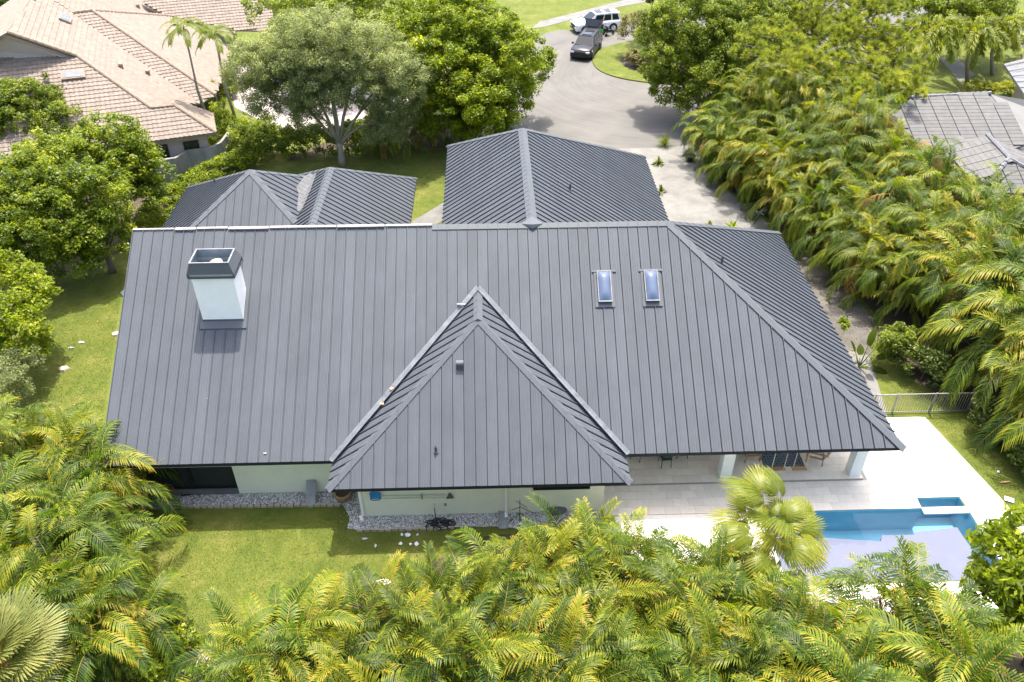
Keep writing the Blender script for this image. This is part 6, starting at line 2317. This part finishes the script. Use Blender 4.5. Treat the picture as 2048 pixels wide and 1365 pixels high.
# yucca heads by the thin palms, ornamental grass and cycads by the road
p = at(440, 232, 0)
t = empty('yucca', (p.x, p.y, 0), 0, 'yucca with several spiky heads at the foot of the thin stemmed palms', 'shrub')
for (x, y, z) in ((0, 0, 1.6), (.5, .2, .9), (-.5, 0, 1.0), (.2, -.4, .5), (-.1, .3, 2.3)):
    MB().tube([(x * .4, y * .4, 0), (x, y, z)], [.09, .07], 6).build('stem', M['palmtrunk'], t)
    mesh_obj('leaf_rosette', strap_mesh('leaf_rosette', 40, .75, .06, M['midleaf'], int(z * 10)), t, (x, y, z))
for j, (px, py, L, W, n_, lf, lb, arch) in enumerate(((1330, 285, 1.1, .03, 130, 'foxleaf', 'tuft of tall ornamental grass at the end of the gravel drive', .5), (1318, 322, .75, .12, 36, 'sabalf', 'pale young plant in the gravel nearest the road', .8),
                                                      (1322, 378, .7, .12, 34, 'sabalf', 'pale young plant in the gravel beside the garage roof', .9), (1420, 448, .6, .12, 20, 'sabalf', 'small pale plant in the gravel at the roof hip', .8),
                                                      (1465, 452, .8, .2, 9, 'bright', 'broad leaved banana shoot at the edge of the far roof hip', .6), (995, 268, 1.5, .1, 60, 'sabalf', 'pale spreading cycad just behind the garage ridge', .9), (950, 290, .9, .05, 60, 'darkleaf', 'dark spiky clump left of the garage ridge', .8))):
    p = at(px, py, .3)
    t = empty('strap_leaf_plant', (p.x, p.y, 0), 0, lb, 'plant')
    mesh_obj('leaves', strap_mesh('leaves', n_, L, W, M[lf], 200 + j, arch), t, (0, 0, .05))
# bird of paradise at the right side of the house
p = at(1718, 735, 0)
t = empty('bird_of_paradise', (p.x, p.y, 0), 0, 'bird of paradise plant with a few broad paddle leaves beside the roof edge', 'plant')
for k, (az, e, L, W, pl) in enumerate(((.4, 84, 1.3, .42, 1.3), (-.8, 74, 1.15, .46, 1.1), (0, 36, 1.2, .5, .9), (2.6, 66, .9, .36, .9), (-1.8, 45, .8, .36, .7), (1.4, 55, .8, .36, .6), (-.4, 15, .9, .38, .6))):
    az += .0
    dx = Vector((cos(az) * cos(RAD(e)), sin(az) * cos(RAD(e)), sin(RAD(e))))
    s_ = Vector((-sin(az), cos(az), 0))
    r0v = dx * pl
    b = MB()
    b.tube([(0, 0, 0), r0v * .6, r0v], [.035, .028, .02], 6, mi=1)
    rows = []
    for q in np.linspace(0, 1, 7):
        w = W * math.sin(pi * min(.98, .12 + .88 * q) ** .8) * .5
        c = r0v + dx * L * q + Vector((0, 0, -.45 * L * q * q * cos(RAD(e)) - .1 * q))
        nn = dx.cross(s_)
        rows.append([c - s_ * w + nn * w * .0, c + nn * (-.25 * w), c + s_ * w])
    b.grid(rows)
    b.build('paddle_leaf', [M['bright'], M['cane']], t, smooth=True)
for k in range(3):
    pass
tree('lime_shrub', base_under(1690, 655), [el(1692, 648, 1.7, .3, .3, .3)], 'bright', 'bark', 'small lime green spray above the bird of paradise plant', 'shrub', dens=1.2, rc=.2, n_per=40, ll=.14, lw=.06, r0=.02, seed=51)

# bottom right umbrella tree and bottom left shrubs
tree('umbrella_tree', base_under(2050, 1330), [el(2010, 1110, 3.4, 1.1, 1.1, .9), el(2050, 1180, 3.2, 1.2, 1.2, 1.1), el(1975, 1190, 2.4, .8, .9, 1.0), el(2040, 1270, 2.4, 1.3, 1.2, 1.1), el(2060, 1080, 3.6, 1.1, 1, .9)],
     'bright', 'bark', 'bright leafy tree with hanging pointed leaves in the bottom right corner', dens=1.1, rc=.36, n_per=26, ll=.30, lw=.115, r0=.1, seed=61, up=.5)
tree('bottom_shrub', base_under(300, 1370), [el(300, 1330, 1.0, .7, .7, .6), el(350, 1290, .9, .7, .6, .5)], 'bright', 'bark', 'bright green rounded shrub at the bottom edge left of the pale flowering one', 'shrub', dens=1.2, rc=.3, n_per=40, ll=.14, lw=.09, r0=.03, seed=62)
tree('flowering_shrub', base_under(425, 1350), [el(425, 1330, 1.0, .42, .42, .40)], 'flower', 'bark', 'shrub with pale cream pink leaves at the bottom edge of the lawn', 'shrub', dens=1.3, rc=.25, n_per=36, ll=.15, lw=.10, r0=.03, seed=63)
tree('bottom_shrub', base_under(470, 1380), [el(470, 1355, .9, .6, .6, .5), el(390, 1370, .9, .7, .6, .5)], 'glossy', 'bark', 'green shrub at the bottom edge right of the pale flowering one', 'shrub', dens=1.2, rc=.3, n_per=40, ll=.14, lw=.09, r0=.03, seed=64)
tree('bottom_shrub', base_under(340, 1280), [el(330, 1255, .8, .8, .7, .6)], 'darkleaf', 'bark', 'dark shrub at the lawn corner beside the left palms', 'shrub', dens=1.2, rc=.32, n_per=50, ll=.13, lw=.08, r0=.03, seed=65)


# ------------------------------------------------------------------ grass blades on the lawns
def grass_field(name, polys, dens, h, seed):
    r_ = np.random.default_rng(seed)
    P_ = []
    for poly in polys:
        xs, ys = [p[0] for p in poly], [p[1] for p in poly]
        A = (max(xs) - min(xs)) * (max(ys) - min(ys))
        q = np.stack([r_.uniform(min(xs), max(xs), int(A * dens)), r_.uniform(min(ys), max(ys), int(A * dens))], 1)
        # crossing test, vectorised
        c = np.zeros(len(q), bool)
        n_ = len(poly)
        for i in range(n_):
            (x1, y1), (x2, y2) = poly[i][:2], poly[(i + 1) % n_][:2]
            if y1 == y2:
                continue
            c ^= ((y1 > q[:, 1]) != (y2 > q[:, 1])) & (q[:, 0] < (x2 - x1) * (q[:, 1] - y1) / (y2 - y1) + x1)
        P_.append(q[c])
    p = np.concatenate(P_)
    n_ = len(p)
    p3 = np.concatenate([p, np.zeros((n_, 1))], 1)
    az = r_.uniform(0, 2 * pi, n_)
    ln = np.stack([np.cos(az), np.sin(az), np.zeros(n_)], 1)
    sd = np.stack([-np.sin(az), np.cos(az), np.zeros(n_)], 1)
    hh = h * r_.uniform(.5, 1.3, n_)
    w = .011
    top = p3 + ln * (hh * r_.uniform(.3, 1.0, n_))[:, None] + np.stack([np.zeros(n_), np.zeros(n_), hh], 1)
    v = np.stack([p3 - sd * w, p3 + sd * w, top], 1).reshape(-1, 3)
    tint = np.clip(.5 + .18 * np.sin(p[:, 0] * 1.1 + np.sin(p[:, 1] * .9) * 2) * .5 + r_.normal(0, .2, n_), 0, 1)
    me = np_mesh(name, v, np.arange(n_ * 3).reshape(-1, 3), [M['blade']], tint)
    return tag(mesh_obj(name, me), kind='stuff')


grass_field('grass', [[(-15, 13.5), (-5.5, 13.5), (2, 17), (1, 20.2), (-5.6, 20.2), (-6.0, 21.4), (-15.2, 21.4)], P2((80, 560), (250, 540), (205, 850), (40, 850)),
                      [(21.1, 18), (24, 18), (22.4, 26.4), (19.6, 26.4)], P2((1775, 745), (1850, 780), (1870, 800), (1790, 800))], 520, .034, 5)
grass_field('grass_far', [P2((690, 320), (895, 295), (885, 410), (830, 440)), P2((1196, 143), (1188, 108), (1260, 84), (1300, 165))], 110, .04, 6)


# fallen leaves and twigs on the drive and along the beds
def leaf_litter(name, polys, n_, seed):
    r_ = random.Random(seed)
    V, ti = [], []
    for poly, k in zip(polys, n_):
        xs, ys = [p[0] for p in poly], [p[1] for p in poly]
        while k > 0:
            x, y = r_.uniform(min(xs), max(xs)), r_.uniform(min(ys), max(ys))
            if not inside(poly, x, y):
                continue
            k -= 1
            a, L, W = r_.uniform(0, 6.28), r_.uniform(.03, .09), r_.uniform(.012, .03)
            d, e = Vector((cos(a), sin(a), 0)) * L, Vector((-sin(a), cos(a), 0)) * W
            c = Vector((x, y, .03 + r_.uniform(0, .02)))
            V += [c - d, c + e + Vector((0, 0, .015)), c + d, c - e]
            ti.append(r_.random())
    me = np_mesh(name, np.array([tuple(q) for q in V]), np.arange(len(V)).reshape(-1, 4), [M['deadleaf']], np.array(ti))
    return tag(mesh_obj(name, me), kind='stuff')


M['deadleaf'] = leafmat('dead_leaf', [(0, (.07, .045, .025)), (.5, (.17, .11, .05)), (1, (.30, .22, .10))], .1, .8, 0)
leaf_litter('fallen_leaves', [P2((1500, 466), (1550, 462), (1610, 505), (1700, 585), (1775, 668), (1740, 715), (1690, 720), (1600, 560)), P2((1380, 300), (1440, 370), (1530, 440), (1480, 470), (1400, 400)),
                              P2((1540, 442), (1625, 505), (1715, 590), (1790, 672), (1760, 690), (1600, 545)), [(-15, 14), (-5.5, 14), (2, 17), (1, 20.2), (-5.6, 20.2), (-6.0, 21.4), (-15.2, 21.4)],
                              P2((80, 560), (250, 540), (205, 850), (40, 850)), P2((690, 300), (800, 292), (905, 300), (885, 410), (700, 330)), [(21.1, 18), (24, 18), (22.4, 26.4), (19.6, 26.4)],
                              P2((660, 985), (712, 985), (730, 1060), (660, 1040))], (260, 90, 300, 45, 80, 200, 30, 60), 9)
